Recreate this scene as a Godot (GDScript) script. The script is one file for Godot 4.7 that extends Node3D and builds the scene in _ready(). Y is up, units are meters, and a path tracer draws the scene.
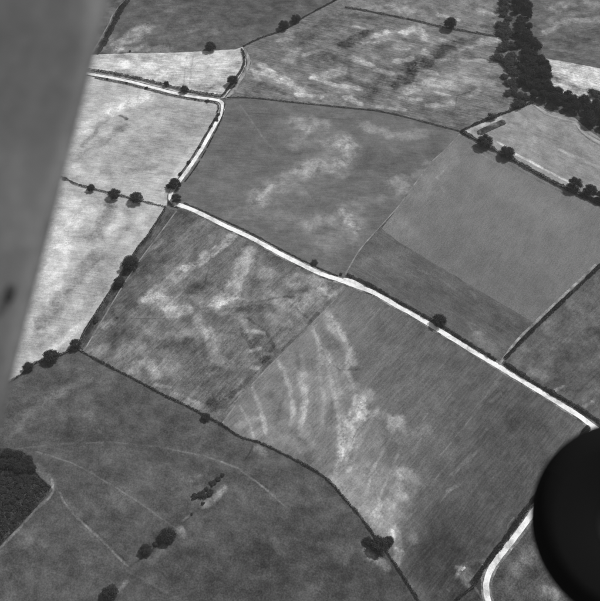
extends Node3D
# An aerial view, from a light aircraft, of farmland with crop marks. Units are metres; the map's origin lies under the camera.

const TONE_GAIN := 1.30   # display brightness of a sunlit flat surface over its base colour

var noise_cloud := PackedByteArray()   # 512 x 512, seamless
var noise_fine := PackedByteArray()
var lut := PackedByteArray()
var taken := {}
var leaf_material: StandardMaterial3D
var hedge_material: StandardMaterial3D
var bush_material: StandardMaterial3D
var bark_material: StandardMaterial3D

func numbered(called: String) -> String:
	if not taken.has(called):
		taken[called] = 0
		return called
	taken[called] += 1
	return "%s_%03d" % [called, taken[called]]

func tag(o: Node, label: String, category: String, group := "", kind := "") -> void:
	o.set_meta("label", label)
	o.set_meta("category", category)
	if group != "":
		o.set_meta("group", group)
	if kind != "":
		o.set_meta("kind", kind)

func thing(called: String, where: Vector3) -> Node3D:
	var o := Node3D.new()
	o.name = numbered(called)
	add_child(o)
	o.position = where
	return o

func part(called: String, mesh: Mesh, material: Material, parent: Node) -> MeshInstance3D:
	var o := MeshInstance3D.new()
	o.name = numbered(called) if parent == self else called
	o.mesh = mesh
	o.material_override = material
	parent.add_child(o, true)
	return o

func grey(linear_value: float) -> Color:
	return Color(linear_value, linear_value, linear_value).linear_to_srgb()

func matte(linear_value: float, rough := 1.0) -> StandardMaterial3D:
	var m := StandardMaterial3D.new()
	m.albedo_color = grey(linear_value)
	m.roughness = rough
	m.metallic_specular = 0.2
	return m

func points(flat: Array) -> PackedVector2Array:
	var out := PackedVector2Array()
	for i in range(0, flat.size(), 2):
		out.append(Vector2(flat[i], flat[i + 1]))
	return out

func resample(line: PackedVector2Array, step: float) -> PackedVector2Array:
	# a smooth curve through the surveyed points, every step metres
	var out := PackedVector2Array()
	var n := line.size()
	for i in n - 1:
		var a := line[maxi(i - 1, 0)]
		var b := line[i]
		var c := line[i + 1]
		var d := line[mini(i + 2, n - 1)]
		var k := maxi(1, int(ceil(b.distance_to(c) / step)))
		for j in k:
			out.append(b.cubic_interpolate(c, a, d, float(j) / k))
	out.append(line[n - 1])
	return out

func _ready() -> void:
	set_view()
	make_noise()
	leaf_material = foliage(0.033)
	bush_material = foliage(0.040)
	hedge_material = foliage(0.028)
	bark_material = matte(0.06)
	base_ground()
	fields()
	roads()
	hedges()
	trees()
	small_things()
	aircraft()

func set_view() -> void:
	var cam := Camera3D.new()
	cam.name = "camera"
	add_child(cam)
	cam.position = Vector3(0, 450, 0)
	cam.rotation_degrees = Vector3(-52, 0, 0)
	cam.fov = 39.06
	cam.near = 0.05
	cam.far = 20000.0
	var lens := CameraAttributesPhysical.new()
	lens.frustum_focal_length = 33.83
	lens.frustum_near = 0.05
	lens.frustum_far = 20000.0
	lens.exposure_aperture = 2.4
	lens.frustum_focus_distance = 560.0
	cam.attributes = lens
	cam.current = true
	var sky_look := ProceduralSkyMaterial.new()
	sky_look.sky_top_color = grey(0.26)
	sky_look.sky_horizon_color = grey(0.55)
	sky_look.ground_bottom_color = grey(0.13)
	sky_look.ground_horizon_color = grey(0.4)
	sky_look.sun_angle_max = 1.0
	var sky := Sky.new()
	sky.sky_material = sky_look
	var env := Environment.new()
	env.background_mode = Environment.BG_SKY
	env.sky = sky
	env.tonemap_mode = Environment.TONE_MAPPER_LINEAR
	env.tonemap_exposure = 1.0
	env.fog_enabled = true
	env.fog_density = 0.00006
	env.fog_light_color = grey(0.9)
	env.sdfgi_enabled = true
	env.ssao_enabled = true
	env.ssil_enabled = true
	var around := WorldEnvironment.new()
	around.name = "surroundings"
	around.environment = env
	add_child(around)
	var sun := DirectionalLight3D.new()
	sun.name = "sun"
	sun.light_color = Color(1, 1, 1)
	sun.light_energy = 1.3
	sun.light_angular_distance = 0.5
	sun.shadow_enabled = true
	add_child(sun)
	var to_sun := Vector3(0.50, 0.80, -0.34)
	sun.look_at_from_position(to_sun * 100.0, Vector3.ZERO, Vector3.UP)

func make_noise() -> void:
	var n := FastNoiseLite.new()
	n.seed = 11
	n.noise_type = FastNoiseLite.TYPE_SIMPLEX_SMOOTH
	n.frequency = 0.016
	n.fractal_type = FastNoiseLite.FRACTAL_FBM
	n.fractal_octaves = 6
	n.fractal_gain = 0.62
	noise_cloud = n.get_seamless_image(512, 512).get_data()
	var f := FastNoiseLite.new()
	f.seed = 5
	f.noise_type = FastNoiseLite.TYPE_SIMPLEX
	f.frequency = 0.22
	f.fractal_type = FastNoiseLite.FRACTAL_FBM
	f.fractal_octaves = 3
	f.fractal_gain = 0.8
	noise_fine = f.get_seamless_image(512, 512).get_data()
	lut.resize(256)
	for i in 256:
		var v: float = pow((i / 255.0 + 0.055) / 1.055, 2.4) if i > 10 else i / 255.0 / 12.92
		v = minf(v / TONE_GAIN, 0.85)
		lut[i] = int(round(255.0 * (1.055 * pow(v, 1.0 / 2.4) - 0.055))) if v > 0.0031308 else int(round(255.0 * v * 12.92))

# ---------------------------------------------------------------- ground

func tone_map(lo: Vector2, size: Vector2, w: int, h: int, base: float, row: float, mottle: float, streak: float, grain: float, marks: Array, salt: int) -> Image:
	# the crop's own tones over the field, drawn in metres: drift, drill rows, grain, and the crop marks one by one
	var L := PackedFloat32Array()
	L.resize(w * h)
	var sx := size.x / w
	var sz := size.y / h
	var ca := cos(row)
	var sa := sin(row)
	var o1 := salt * 97
	var o2 := salt * 53
	var k1 := mottle / 42.0
	var k2 := mottle / 60.0
	var ks := streak / 48.0
	var kg := grain / 48.0
	var k3 := mottle / 85.0
	for j in h:
		var z := lo.y + (j + 0.5) * sz
		var at := j * w
		for i in w:
			var x := lo.x + (i + 0.5) * sx
			var u := x * ca + z * sa + 3000.0
			var v := z * ca - x * sa + 3000.0
			var t := base
			t += k1 * (noise_cloud[((int(v * 3.6) + o1) & 511) * 512 + ((int(u * 2.3) + o2) & 511)] - 128)
			t += k2 * (noise_cloud[((int((x + 2000.0) * 5.6) + o2) & 511) * 512 + ((int((z + 2000.0) * 5.1) + o1) & 511)] - 128)
			var ua := u * 0.22 + o1
			var fu := ua - floorf(ua)
			var iv := ((int(v * 2.6) + o2) & 511) * 512
			var iu := int(ua)
			t += ks * (lerpf(noise_fine[iv + (iu & 511)], noise_fine[iv + ((iu + 1) & 511)], fu) - 128.0)
			t += k3 * (noise_fine[((int((x + 2000.0) * 1.15) + o2) & 511) * 512 + ((int((z + 2000.0) * 1.15) + o1) & 511)] - 128)
			t += kg * (noise_fine[((i + o1) & 511) * 512 + ((j + o2) & 511)] - 128)
			L[at + i] = t
	for m in marks:
		var amount: float = m[0]
		var half: float = m[1] * 0.5
		var soft: float = m[2]
		var line := points(m[3])
		var wander := clampf(half * 0.26, 0.06, 0.9)
		var edge0 := half * (1.0 + 1.05 * soft)
		var edge1 := half * (1.0 - 0.75 * soft)
		var box := Rect2(line[0], Vector2.ZERO)
		for p in line:
			box = box.expand(p)
		box = box.grow(edge0 + wander)
		var i0 := maxi(0, int((box.position.x - lo.x) / sx))
		var i1 := mini(w - 1, int((box.end.x - lo.x) / sx))
		var j0 := maxi(0, int((box.position.y - lo.y) / sz))
		var j1 := mini(h - 1, int((box.end.y - lo.y) / sz))
		var ns := line.size() - 1
		var kw := wander / 40.0
		var broad := half > 0.8
		for j in range(j0, j1 + 1):
			var z := lo.y + (j + 0.5) * sz
			for i in range(i0, i1 + 1):
				var x := lo.x + (i + 0.5) * sx
				var c := noise_cloud[((int((z + 2000.0) * 3.0) + o1) & 511) * 512 + ((int((x + 2000.0) * 3.0)) & 511)] - 128
				var p := Vector2(x + kw * c, z + kw * (noise_cloud[((int((x + 2000.0) * 2.7)) & 511) * 512 + ((int((z + 2000.0) * 2.7) + o2) & 511)] - 128))
				var d := 1.0e9
				for q in ns:
					var a := line[q]
					var ab := line[q + 1] - a
					var f := clampf((p - a).dot(ab) / maxf(ab.length_squared(), 1.0e-6), 0.0, 1.0)
					d = minf(d, (p - a - ab * f).length_squared())
				d = sqrt(d)
				if d >= edge0:
					continue
				var s := smoothstep(edge0, edge1, d)
				var ragged := noise_cloud[((int((x + 2000.0) * 5.2) + o2) & 511) * 512 + ((int((z + 2000.0) * 4.7) + o1) & 511)] - 128
				var speck := noise_fine[((int((x + 2000.0) * 1.7) + o2) & 511) * 512 + ((int((z + 2000.0) * 1.7) + o1) & 511)] - 128
				if half > 9.0:
					s *= 1.0 + 0.002 * ragged
				elif broad:
					s = clampf(s * (0.95 + 0.006 * ragged + 0.0035 * speck) + s * (1.0 - s) * (0.013 * ragged + 0.005 * speck), 0.0, 1.5)
				else:
					s *= clampf(0.9 + 0.008 * c + 0.005 * speck, 0.4, 1.35)
				L[j * w + i] += amount * s
	var bytes := PackedByteArray()
	bytes.resize(w * h)
	for n in w * h:
		bytes[n] = lut[clampi(int(L[n]), 0, 255)]
	return Image.create_from_data(w, h, false, Image.FORMAT_L8, bytes)

func ground_material(img: Image) -> StandardMaterial3D:
	var m := StandardMaterial3D.new()
	m.albedo_texture = ImageTexture.create_from_image(img)
	m.roughness = 1.0
	m.metallic_specular = 0.05
	return m

func base_ground() -> void:
	var img := tone_map(Vector2.ZERO, Vector2(160, 160), 512, 512, 96.0, 0.3, 7.0, 0.0, 8.0, [], 40)
	var m := ground_material(img)
	var st := SurfaceTool.new()
	st.begin(Mesh.PRIMITIVE_TRIANGLES)
	for c in [[-1, -1], [1, -1], [1, 1], [-1, -1], [1, 1], [-1, 1]]:
		st.set_normal(Vector3.UP)
		st.set_uv(Vector2(c[0], c[1]) * 7000.0 / 160.0)
		st.add_vertex(Vector3(c[0] * 7000.0, -0.3, c[1] * 7000.0 - 400.0))
	var o := part("ground", st.commit(), m, self)
	tag(o, "wide grey farmland ground reaching beyond the fields", "ground", "", "structure")

func fields() -> void:
	# name, label, base tone, row direction, drift, rows, grain, fineness, outline, crop marks [amount, width, softness, line]
	var table := [
	["field","grey field beyond the stream, mostly behind the wing strut",93,0.03,8,6,8,1.0,[-363.6,-813.7,-141.4,-813.7,-159.4,-713.9,-164.4,-694.3,-167.4,-675.3,-170.3,-656.9,-174.4,-636.1,-177.9,-623.8,-209.2,-623.1,-315.7,-630.3],[
		[10,30.4,0.80,[-193.4,-691.1,-195.2,-645.0]]]],
	["field","dark grass field with pale patches in the top left",94,0.03,6,4,6,1.0,[-177.9,-623.8,-148.4,-625.3,-104.9,-626.7,-74.5,-629.6,-57.0,-631.0,-50.2,-634.7,-33.8,-647.9,-17.9,-656.9,-7.2,-666.1,4.6,-680.0,18.4,-692.7,30.7,-704.0,42.4,-720.5,101.0,-813.7,-141.4,-813.7,-159.4,-713.9,-164.4,-694.3,-167.4,-675.3,-170.3,-656.9,-174.4,-636.1],[
		[52,13.0,0.90,[-159.0,-639.1,-148.0,-650.9,-140.5,-663.0]],[42,7.9,0.90,[-164.6,-628.9,-140.6,-633.2,-115.7,-630.3]],[22,8.1,1.00,[-97.0,-660.0,-92.9,-664.5]],[14,12.4,1.00,[-125.1,-699.1,-118.0,-692.7]],[24,8.0,1.00,[-82.3,-655.4,-75.3,-656.9]],[20,6.9,1.00,[-175.4,-630.3,-167.7,-650.9]],[-9,46.6,1.00,[-122.5,-720.5,0,-727.2]],[-7,20.5,1.00,[-63.7,-675.3,-18.4,-687.9]],[8,16.1,1.00,[-135.6,-667.6,-102.1,-645.0]]]],
	["field","very pale stubble field above the hedged road",197,0.10,11,13,10,1.0,[-315.7,-630.3,-209.2,-623.1,-177.9,-623.8,-148.4,-625.3,-104.9,-626.7,-74.5,-629.6,-57.0,-631.0,-50.2,-634.7,-46.9,-618.8,-46.9,-607.6,-51.0,-593.8,-57.0,-577.7,-63.0,-564.6,-72.8,-562.8,-82.9,-564.6,-98.2,-568.5,-112.8,-573.8,-129.4,-580.4,-147.1,-587.1,-164.8,-592.5,-180.7,-596.6,-205.7,-603.4,-259.9,-616.0,-314.9,-627.4],[
		[-19,1.3,0.50,[-98.3,-620.3,-98.5,-602.0,-97.5,-580.4]],[-19,1.3,0.50,[-93.0,-620.3,-93.3,-602.0,-92.7,-583.0]],[-30,8.5,0.90,[-79.5,-575.1,-62.5,-585.7]],[-22,4.9,0.90,[-173.7,-618.8,-112.9,-618.8]],[22,7.7,0.90,[-167.8,-607.6,-103.2,-607.6,-56.3,-616.0]],[-22,11.5,1.00,[-153.8,-599.3,-140.5,-595.2]],[18,6.7,1.00,[-155.6,-613.2,-119.3,-596.6]],[-22,4.7,0.90,[-118.5,-588.4,-66.8,-572.4]],[-18,7.7,0.90,[-64.1,-599.3,-53.6,-613.2]]]],
	["field","pale striped field between the hedged road and the row of hedge trees",180,0.19,7,8,8,1.0,[-314.9,-627.4,-259.9,-616.0,-205.7,-603.4,-180.7,-596.6,-164.8,-592.5,-147.1,-587.1,-129.4,-580.4,-112.8,-573.8,-98.2,-568.5,-82.9,-564.6,-72.8,-562.8,-66.9,-560.8,-63.8,-556.9,-63.1,-551.8,-63.9,-544.3,-67.0,-534.4,-73.0,-515.1,-78.1,-498.8,-84.6,-481.8,-89.7,-469.7,-94.1,-460.0,-96.4,-452.6,-98.1,-446.4,-98.9,-439.1,-103.4,-440.2,-118.8,-445.3,-138.2,-452.1,-157.9,-458.4,-170.0,-463.3,-180.1,-469.7,-216.2,-486.3,-284.9,-512.8],[
		[28,11.0,0.90,[-173.2,-527.1,-155.9,-553.1,-131.4,-568.5]],[-30,6.2,0.90,[-172.0,-489.7,-157.9,-510.4,-140.6,-529.5]],[30,8.3,0.90,[-153.4,-546.8,-139.8,-555.6,-123.0,-567.2]],[-20,24.9,1.00,[-125.0,-498.8,-80.7,-534.4]],[-70,2.4,0.80,[-145.4,-541.8,-140.9,-538.1]],[22,4.4,0.80,[-173.2,-483.0,-162.8,-501.1,-150.4,-524.7]],[-18,10.3,1.00,[-145.3,-476.3,-114.0,-484.1]],[26,5.1,0.90,[-102.3,-451.6,-93.3,-476.3,-81.9,-506.9]],[-26,3.5,0.90,[-171.4,-505.7,-162.9,-522.3]],[-22,4.5,0.90,[-164.4,-527.1,-155.7,-539.3]],[18,6.8,0.90,[-120.7,-462.2,-106.2,-467.6]],[-16,12.8,1.00,[-114.5,-549.3,-89.8,-546.8]],[14,8.5,1.00,[-167.7,-473.0,-152.0,-469.7]]]],
	["field","very pale ripe field beside the wing strut",183,0.14,7,8,8,1.0,[-284.9,-512.8,-216.2,-486.3,-180.1,-469.7,-170.0,-463.3,-157.9,-458.4,-138.2,-452.1,-118.8,-445.3,-103.4,-440.2,-98.8,-438.6,-98.8,-438.1,-107.8,-413.2,-116.3,-394.1,-125.1,-369.5,-133.9,-345.2,-140.9,-325.4,-143.0,-314.2,-140.3,-309.5,-145.3,-312.6,-152.8,-307.2,-160.1,-304.9,-172.8,-298.0,-177.6,-290.4,-217.7,-256.0],[
		[30,14.0,0.90,[-168.3,-396.9,-170.2,-360.7]],[24,13.0,0.90,[-166.4,-441.2,-171.4,-406.4]],[-34,9.2,0.90,[-142.3,-393.1,-156.9,-362.4,-171.3,-330.3]],[-30,9.8,0.90,[-138.9,-440.2,-146.4,-411.2]],[-22,10.8,0.90,[-122.3,-414.1,-135.7,-376.6,-143.3,-336.8]],[34,5.9,0.90,[-136.6,-345.2,-147.0,-327.0,-162.2,-309.5]],[-16,7.3,0.90,[-174.9,-315.0,-158.6,-325.4]],[24,6.5,0.90,[-130.2,-430.0,-136.7,-414.1]],[18,6.4,0.90,[-113.5,-431.0,-127.3,-396.9]],[-22,5.0,0.90,[-148.6,-446.4,-124.8,-434.0]],[22,8.2,0.90,[-166.7,-421.0,-154.2,-434.0]],[-18,5.8,1.00,[-154.7,-311.1,-151.3,-313.4]],[16,4.3,0.90,[-168.4,-301.8,-173.8,-309.5]]]],
	["green_lane","dark grassy lane running between the pale field and the patchy field",80,1.91,9,9,9,1.0,[-98.8,-438.1,-107.8,-413.2,-116.3,-394.1,-125.1,-369.5,-133.9,-345.2,-140.9,-325.4,-143.0,-314.2,-139.1,-310.3,-136.0,-319.0,-129.1,-339.3,-119.3,-367.7,-110.9,-389.4,-102.3,-408.3,-90.4,-435.0],[
		[-16,2.3,0.80,[-102.0,-426.0,-123.7,-369.5,-140.8,-320.6]],[10,2.4,0.80,[-98.1,-424.0,-119.1,-376.6]]]],
	["field","wide mid grey grass field with cloudy pale patches",108,0.10,4,4,5,1.0,[-61.3,-563.3,-45.6,-564.6,-33.1,-563.3,-16.5,-560.4,0,-557.7,24.6,-553.9,41.0,-551.2,61.3,-548.1,81.2,-541.8,104.7,-532.0,128.5,-522.3,113.5,-501.1,100.3,-485.2,81.7,-454.7,72.3,-439.1,57.9,-419.0,42.4,-396.9,31.1,-373.9,31.5,-366.8,27.5,-369.1,13.8,-375.2,0,-383.9,-11.2,-391.3,-21.2,-398.3,-35.8,-408.8,-54.3,-420.0,-67.2,-428.5,-79.4,-436.1,-88.7,-440.7,-93.7,-443.2,-96.3,-447.4,-96.4,-452.6,-94.1,-460.0,-89.7,-469.7,-84.6,-481.8,-78.1,-498.8,-73.0,-515.1,-67.0,-534.4,-63.9,-544.3,-63.1,-551.8],[
		[32,12.6,0.90,[-2.4,-534.4,17.7,-529.5]],[24,9.8,1.00,[0.8,-519.9,-2.4,-506.9]],[22,11.5,1.00,[19.8,-511.6,33.1,-508.1]],[27,12.8,1.00,[-31.3,-448.4,-11.4,-466.5,7.7,-479.6,28.5,-484.1]],[16,15.7,1.00,[7.7,-483.0,36.0,-501.1]],[27,9.9,0.90,[51.4,-529.5,68.6,-521.1]],[26,9.8,0.90,[79.4,-516.3,95.6,-519.9]],[31,14.4,0.80,[73.4,-465.4,78.8,-456.9]],[21,5.2,1.00,[87.6,-471.9,98.8,-486.3]],[24,9.8,1.00,[8.7,-422.0,29.2,-430.0,42.0,-420.0]],[18,17.6,1.00,[19.9,-401.6,33.0,-410.3]],[14,12.3,1.00,[-47.7,-433.0,-28.1,-440.2,0,-420.0]],[-9,20.8,1.00,[46.4,-487.4,77.0,-483.0,103.3,-501.1]],[-4,53.6,1.00,[-72.4,-530.7,-30.0,-510.4]],[12,1.3,0.60,[-49.4,-555.6,-33.6,-524.7,-30.2,-517.5]],[8,1.4,0.60,[-30.2,-517.5,-19.5,-498.8]],[-9,1.1,0.60,[-40.8,-545.5,0,-541.8,40.4,-536.9]],[14,10.8,1.00,[36.9,-440.2,60.9,-446.4]],[24,12.3,1.00,[34.0,-512.8,39.1,-498.8]],[22,10.3,1.00,[32.1,-476.3,35.4,-483.0]],[19,3.4,0.90,[-31.2,-446.4,-25.5,-456.9,-21.1,-461.1]],[-11,4.3,1.00,[23.0,-480.7,33.7,-476.3]],[21,5.7,0.90,[33.8,-434.0,36.3,-424.0]],[-8,7.9,1.00,[0,-501.1,14.1,-498.8]],[11,8.4,1.00,[0,-456.9,5.9,-446.4]],[6,11.9,1.00,[-46.0,-478.5,-63.8,-456.9]],[-6,1.1,0.60,[14.5,-418.1,32.4,-415.1,44.7,-415.1]],[9,26.7,1.00,[-4.0,-524.7,31.5,-506.9]],[9,25.4,1.00,[-28.4,-450.5,15.3,-476.3]],[9,24.3,1.00,[14.5,-418.1,32.7,-424.0]],[8,21.4,1.00,[67.8,-521.1,91.0,-512.8]]]],
	["field","streaky light and dark field at the top middle",116,0.37,8,12,7,1.0,[-61.3,-563.3,-45.6,-564.6,-33.1,-563.3,-16.5,-560.4,0,-557.7,24.6,-553.9,41.0,-551.2,61.3,-548.1,81.2,-541.8,104.7,-532.0,128.5,-522.3,140.8,-530.7,153.9,-538.1,171.5,-547.4,184.9,-554.4,193.1,-559.5,183.6,-572.4,183.2,-602.0,181.9,-627.4,180.6,-647.9,175.5,-649.4,152.3,-656.2,130.6,-663.0,108.8,-671.5,86.7,-680.0,64.3,-687.9,48.0,-692.7,41.6,-694.3,35.4,-707.3,30.7,-704.0,18.4,-692.7,4.6,-680.0,-7.2,-666.1,-17.9,-656.9,-33.8,-647.9,-50.2,-634.7,-46.0,-618.8,-44.7,-607.6,-49.3,-592.5,-55.3,-576.4],[
		[17,22.6,0.72,[-32.5,-599.3,0,-577.7,41.7,-572.4]],[17,21.9,0.72,[84.3,-645.0,115.9,-650.9]],[19,22.8,0.72,[92.0,-575.1,126.7,-585.7,164.2,-613.2]],[15,17.8,0.72,[52.0,-616.0,70.7,-639.1,82.2,-653.9]],[-17,16.1,0.72,[0,-645.0,31.8,-675.3]],[-21,13.3,0.72,[54.8,-567.2,78.6,-599.3,97.0,-616.0]],[49,8.5,0.65,[-13.5,-588.4,0,-575.1]],[45,6.7,0.65,[-32.7,-607.6,-20.3,-589.8]],[38,8.6,0.65,[13.6,-593.8,35.9,-599.3]],[41,4.7,0.65,[10.2,-591.1,30.3,-581.7,51.9,-576.4]],[51,4.7,0.65,[-1.7,-568.5,16.6,-565.9]],[45,5.6,0.65,[37.4,-565.9,49.4,-556.9]],[-38,9.0,0.65,[38.8,-636.1,59.1,-656.9]],[-28,13.6,0.72,[15.7,-621.7,39.8,-614.6]],[38,4.9,0.65,[3.5,-623.1,14.0,-627.4]],[34,4.0,0.65,[48.7,-664.5,57.6,-661.5]],[45,6.0,0.65,[66.0,-650.9,78.9,-656.9]],[38,4.0,0.65,[56.6,-640.5,69.1,-642.0]],[47,7.0,0.65,[93.1,-655.4,106.4,-664.5,110.3,-647.9]],[41,5.9,0.65,[82.8,-636.1,93.1,-631.8]],[49,5.8,0.65,[83.0,-613.2,97.3,-618.8]],[-45,10.7,0.65,[82.4,-580.4,103.2,-607.6,128.3,-633.2,152.5,-643.5]],[36,9.4,0.65,[90.3,-573.8,109.8,-585.7,127.8,-580.4]],[43,8.9,0.65,[142.2,-631.8,159.4,-642.0,173.9,-645.0]],[28,3.9,0.65,[121.3,-616.0,156.0,-616.0,171.3,-614.6]],[32,6.5,0.65,[139.6,-567.2,150.4,-573.8]],[36,5.5,0.65,[105.3,-555.6,125.3,-558.2]],[25,11.4,0.72,[127.5,-593.8,162.1,-585.7]],[-22,1.2,0.43,[127.1,-551.8,130.5,-567.2,146.4,-575.1]],[-20,1.2,0.43,[166.0,-607.6,159.9,-593.8]],[-21,1.5,0.43,[141.2,-623.1,156.3,-618.8,171.3,-614.6]],[30,5.7,0.72,[-42.8,-602.0,-32.4,-597.9]],[28,6.0,0.72,[-17.7,-643.5,-7.1,-647.9]],[28,7.8,0.72,[-3.5,-630.3,-12.1,-613.2]],[36,3.2,0.65,[60.8,-554.4,85.1,-549.3]],[-10,18.2,0.72,[102.0,-546.8,127.2,-532.0]],[-21,6.1,0.72,[40.3,-683.2,69.3,-678.5]],[-23,4.7,0.72,[8.4,-580.4,33.2,-567.2]],[-28,7.9,0.72,[68.4,-630.3,81.3,-639.1]],[-25,5.6,0.72,[-32.0,-581.7,-12.5,-572.4]],[41,5.7,0.65,[66.8,-602.0,78.4,-596.6]],[36,5.8,0.65,[45.2,-618.8,61.9,-607.6]],[-19,7.5,0.72,[42.3,-588.4,66.8,-572.4]],[41,4.8,0.65,[102.8,-602.0,115.9,-596.6]],[36,3.7,0.65,[113.5,-572.4,123.0,-567.2]],[43,4.9,0.65,[112.9,-618.8,108.7,-630.3]],[32,4.1,0.65,[89.8,-684.8,117.1,-663.0]],[-25,4.0,0.65,[92.3,-645.0,113.0,-639.1]],[32,5.0,0.65,[124.2,-645.0,137.4,-636.1]],[-13,1.3,0.50,[-16.8,-580.4,-6.7,-572.4,-2.5,-562.0]],[-10,1.2,0.43,[0,-577.7,24.9,-564.6,49.3,-554.4]],[23,3.8,0.65,[-44.1,-613.2,-35.5,-588.4]],[36,4.6,0.65,[82.9,-564.6,99.3,-562.0]],[-23,4.8,0.65,[144.5,-593.8,166.3,-591.1]]]],
	["field","light grey field at the top edge behind the thin hedge",124,0.39,9,9,8,1.0,[35.4,-707.3,41.6,-694.3,48.0,-692.7,64.3,-687.9,86.7,-680.0,108.8,-671.5,130.6,-663.0,152.3,-656.2,175.5,-649.4,186.5,-675.3,184.7,-707.3,171.7,-813.7,101.0,-813.7,42.4,-720.5],[
		[22,8.3,1.00,[85.4,-700.8,102.9,-687.9]],[46,4.1,0.90,[126.3,-683.2,143.7,-675.3]],[28,6.2,1.00,[163.5,-687.9,174.1,-684.8]],[-30,10.1,1.00,[169.5,-664.5,184.6,-656.9]],[-24,6.1,1.00,[173.7,-681.6,186.0,-678.5]],[18,6.2,1.00,[66.8,-700.8,73.8,-692.7]]]],
	["field","grey field with arched pale streaks at the top right corner",102,-0.27,7,7,6,1.0,[213.6,-707.3,210.2,-660.0,206.9,-620.3,257.3,-604.1,304.7,-588.4,363.6,-813.7,222.2,-813.7],[
		[36,7.1,0.90,[219.6,-656.9,231.1,-666.1,247.4,-675.3,272.5,-673.8]],[18,5.1,0.90,[216.7,-666.1,238.3,-684.8,261.2,-684.8]],[30,10.4,1.00,[232.4,-692.7,250.6,-700.8]],[28,11.4,1.00,[269.5,-702.4,279.2,-695.9]],[20,2.9,0.90,[221.2,-631.8,237.9,-627.4]],[-14,13.9,1.00,[232.2,-643.5,269.3,-650.9]],[16,6.0,1.00,[220.6,-647.9,231.9,-650.9]],[-8,7.8,1.00,[214.8,-630.3,250.7,-613.2]]]],
	["field","bright pale strip field tucked behind the woodland belt",192,0.41,15,18,10,1.0,[206.9,-620.3,257.3,-604.1,304.7,-588.4,288.0,-524.7,246.5,-554.4,239.6,-560.8,228.0,-564.6,217.0,-572.4,209.5,-581.7,210.6,-602.0],[
		[-46,4.7,0.90,[210.2,-599.3,216.9,-589.8,232.9,-576.4]],[-62,5.6,0.90,[241.5,-573.8,245.1,-567.2]],[24,5.7,0.90,[219.2,-602.0,251.1,-583.0]],[-30,4.8,0.90,[209.2,-613.2,219.2,-602.0]],[16,4.8,1.00,[238.1,-593.8,253.9,-588.4]]]],
	["field","light grey pasture between the woodland belt and the hedge of round trees",147,0.55,6,5,8,1.0,[128.5,-522.3,140.8,-530.7,153.9,-538.1,171.5,-547.4,184.9,-554.4,193.1,-559.5,204.3,-548.1,222.9,-539.3,230.4,-524.7,237.9,-515.1,275.4,-476.3,248.3,-420.0,221.8,-441.2,199.1,-457.9,182.8,-471.9,162.8,-490.8,149.0,-502.8,138.5,-512.8,128.5,-522.3],[
		[55,1.9,0.80,[155.6,-510.4,163.2,-503.4]],[64,2.2,0.80,[167.6,-496.5,184.5,-481.8,202.9,-465.4]],[34,4.5,0.90,[134.3,-523.5,155.1,-535.6,162.3,-540.6]],[20,2.2,0.80,[191.9,-556.9,203.3,-543.1,219.8,-535.6,226.5,-521.1,236.6,-509.2,268.3,-478.5]],[-28,1.1,0.60,[190.8,-555.6,199.3,-543.1,211.7,-535.6,220.9,-533.2,223.5,-522.3,229.5,-512.8,237.2,-504.6]],[-22,0.9,0.60,[194.1,-555.6,205.0,-543.1,223.0,-535.6,229.4,-519.9,238.5,-510.4]],[12,10.9,1.00,[174.3,-539.3,189.3,-532.0]],[-10,14.0,1.00,[205.8,-512.8,223.5,-484.1]],[-12,2.7,1.00,[179.5,-546.8,196.3,-512.8]],[24,2.6,0.80,[203.6,-501.1,230.4,-480.7]],[14,8.9,1.00,[166.5,-515.1,181.6,-510.4]],[-11,1.8,0.80,[167.0,-528.3,169.2,-527.1]]]],
	["field","smooth mid grey crop field below the hedge of round trees",119,2.16,2,3,8,1.0,[127.4,-519.9,138.5,-512.8,149.0,-502.8,162.8,-490.8,182.8,-471.9,199.1,-457.9,221.8,-441.2,248.3,-420.0,208.9,-382.1,191.5,-365.0,174.7,-348.6,156.1,-330.3,156.3,-331.1,116.3,-365.0,71.2,-403.5,59.2,-417.1,72.3,-439.1,81.7,-454.7,100.3,-485.2,113.5,-501.1],[
		[12,12.0,1.00,[121.3,-501.1,89.6,-451.6]],[-7,31.0,1.00,[99.5,-401.6,161.9,-352.0]],[10,9.7,1.00,[72.5,-421.0,85.7,-406.4]],[8,20.1,1.00,[138.0,-478.5,189.4,-426.0]],[-14,1.5,0.60,[132.7,-510.4,148.1,-496.5,181.7,-465.4,201.5,-450.5]],[10,1.4,0.70,[133.4,-503.4,167.6,-471.9]],[15,1.7,0.80,[104.1,-469.7,109.5,-477.4]],[12,1.7,0.80,[106.2,-460.0,107.9,-454.7]],[8,11.4,1.00,[69.2,-426.0,63.6,-418.1]]]],
	["field","darker wedge of crop between the division line and the white road",98,0.72,4,4,8,1.0,[59.2,-417.1,71.2,-403.5,116.3,-365.0,156.3,-331.1,142.7,-316.6,129.6,-302.6,125.8,-298.4,114.3,-307.5,102.6,-317.1,90.6,-327.0,83.3,-333.2,73.3,-341.0,67.0,-345.2,56.7,-353.4,48.9,-358.9,38.3,-363.8,31.5,-366.8,31.1,-373.9,42.4,-396.9],[
		[16,10.2,1.00,[115.8,-319.0,124.0,-312.6]],[-10,11.8,1.00,[131.9,-331.1,143.8,-323.0]],[10,12.5,1.00,[41.6,-378.4,70.4,-392.2]],[15,1.6,0.90,[81.9,-378.4,88.5,-374.8]],[16,4.4,1.00,[112.1,-331.1,117.6,-323.0]],[20,2.3,0.90,[115.5,-358.9,118.9,-353.7]],[-6,15.0,1.00,[88.5,-360.7,132.5,-335.2]]]],
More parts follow.
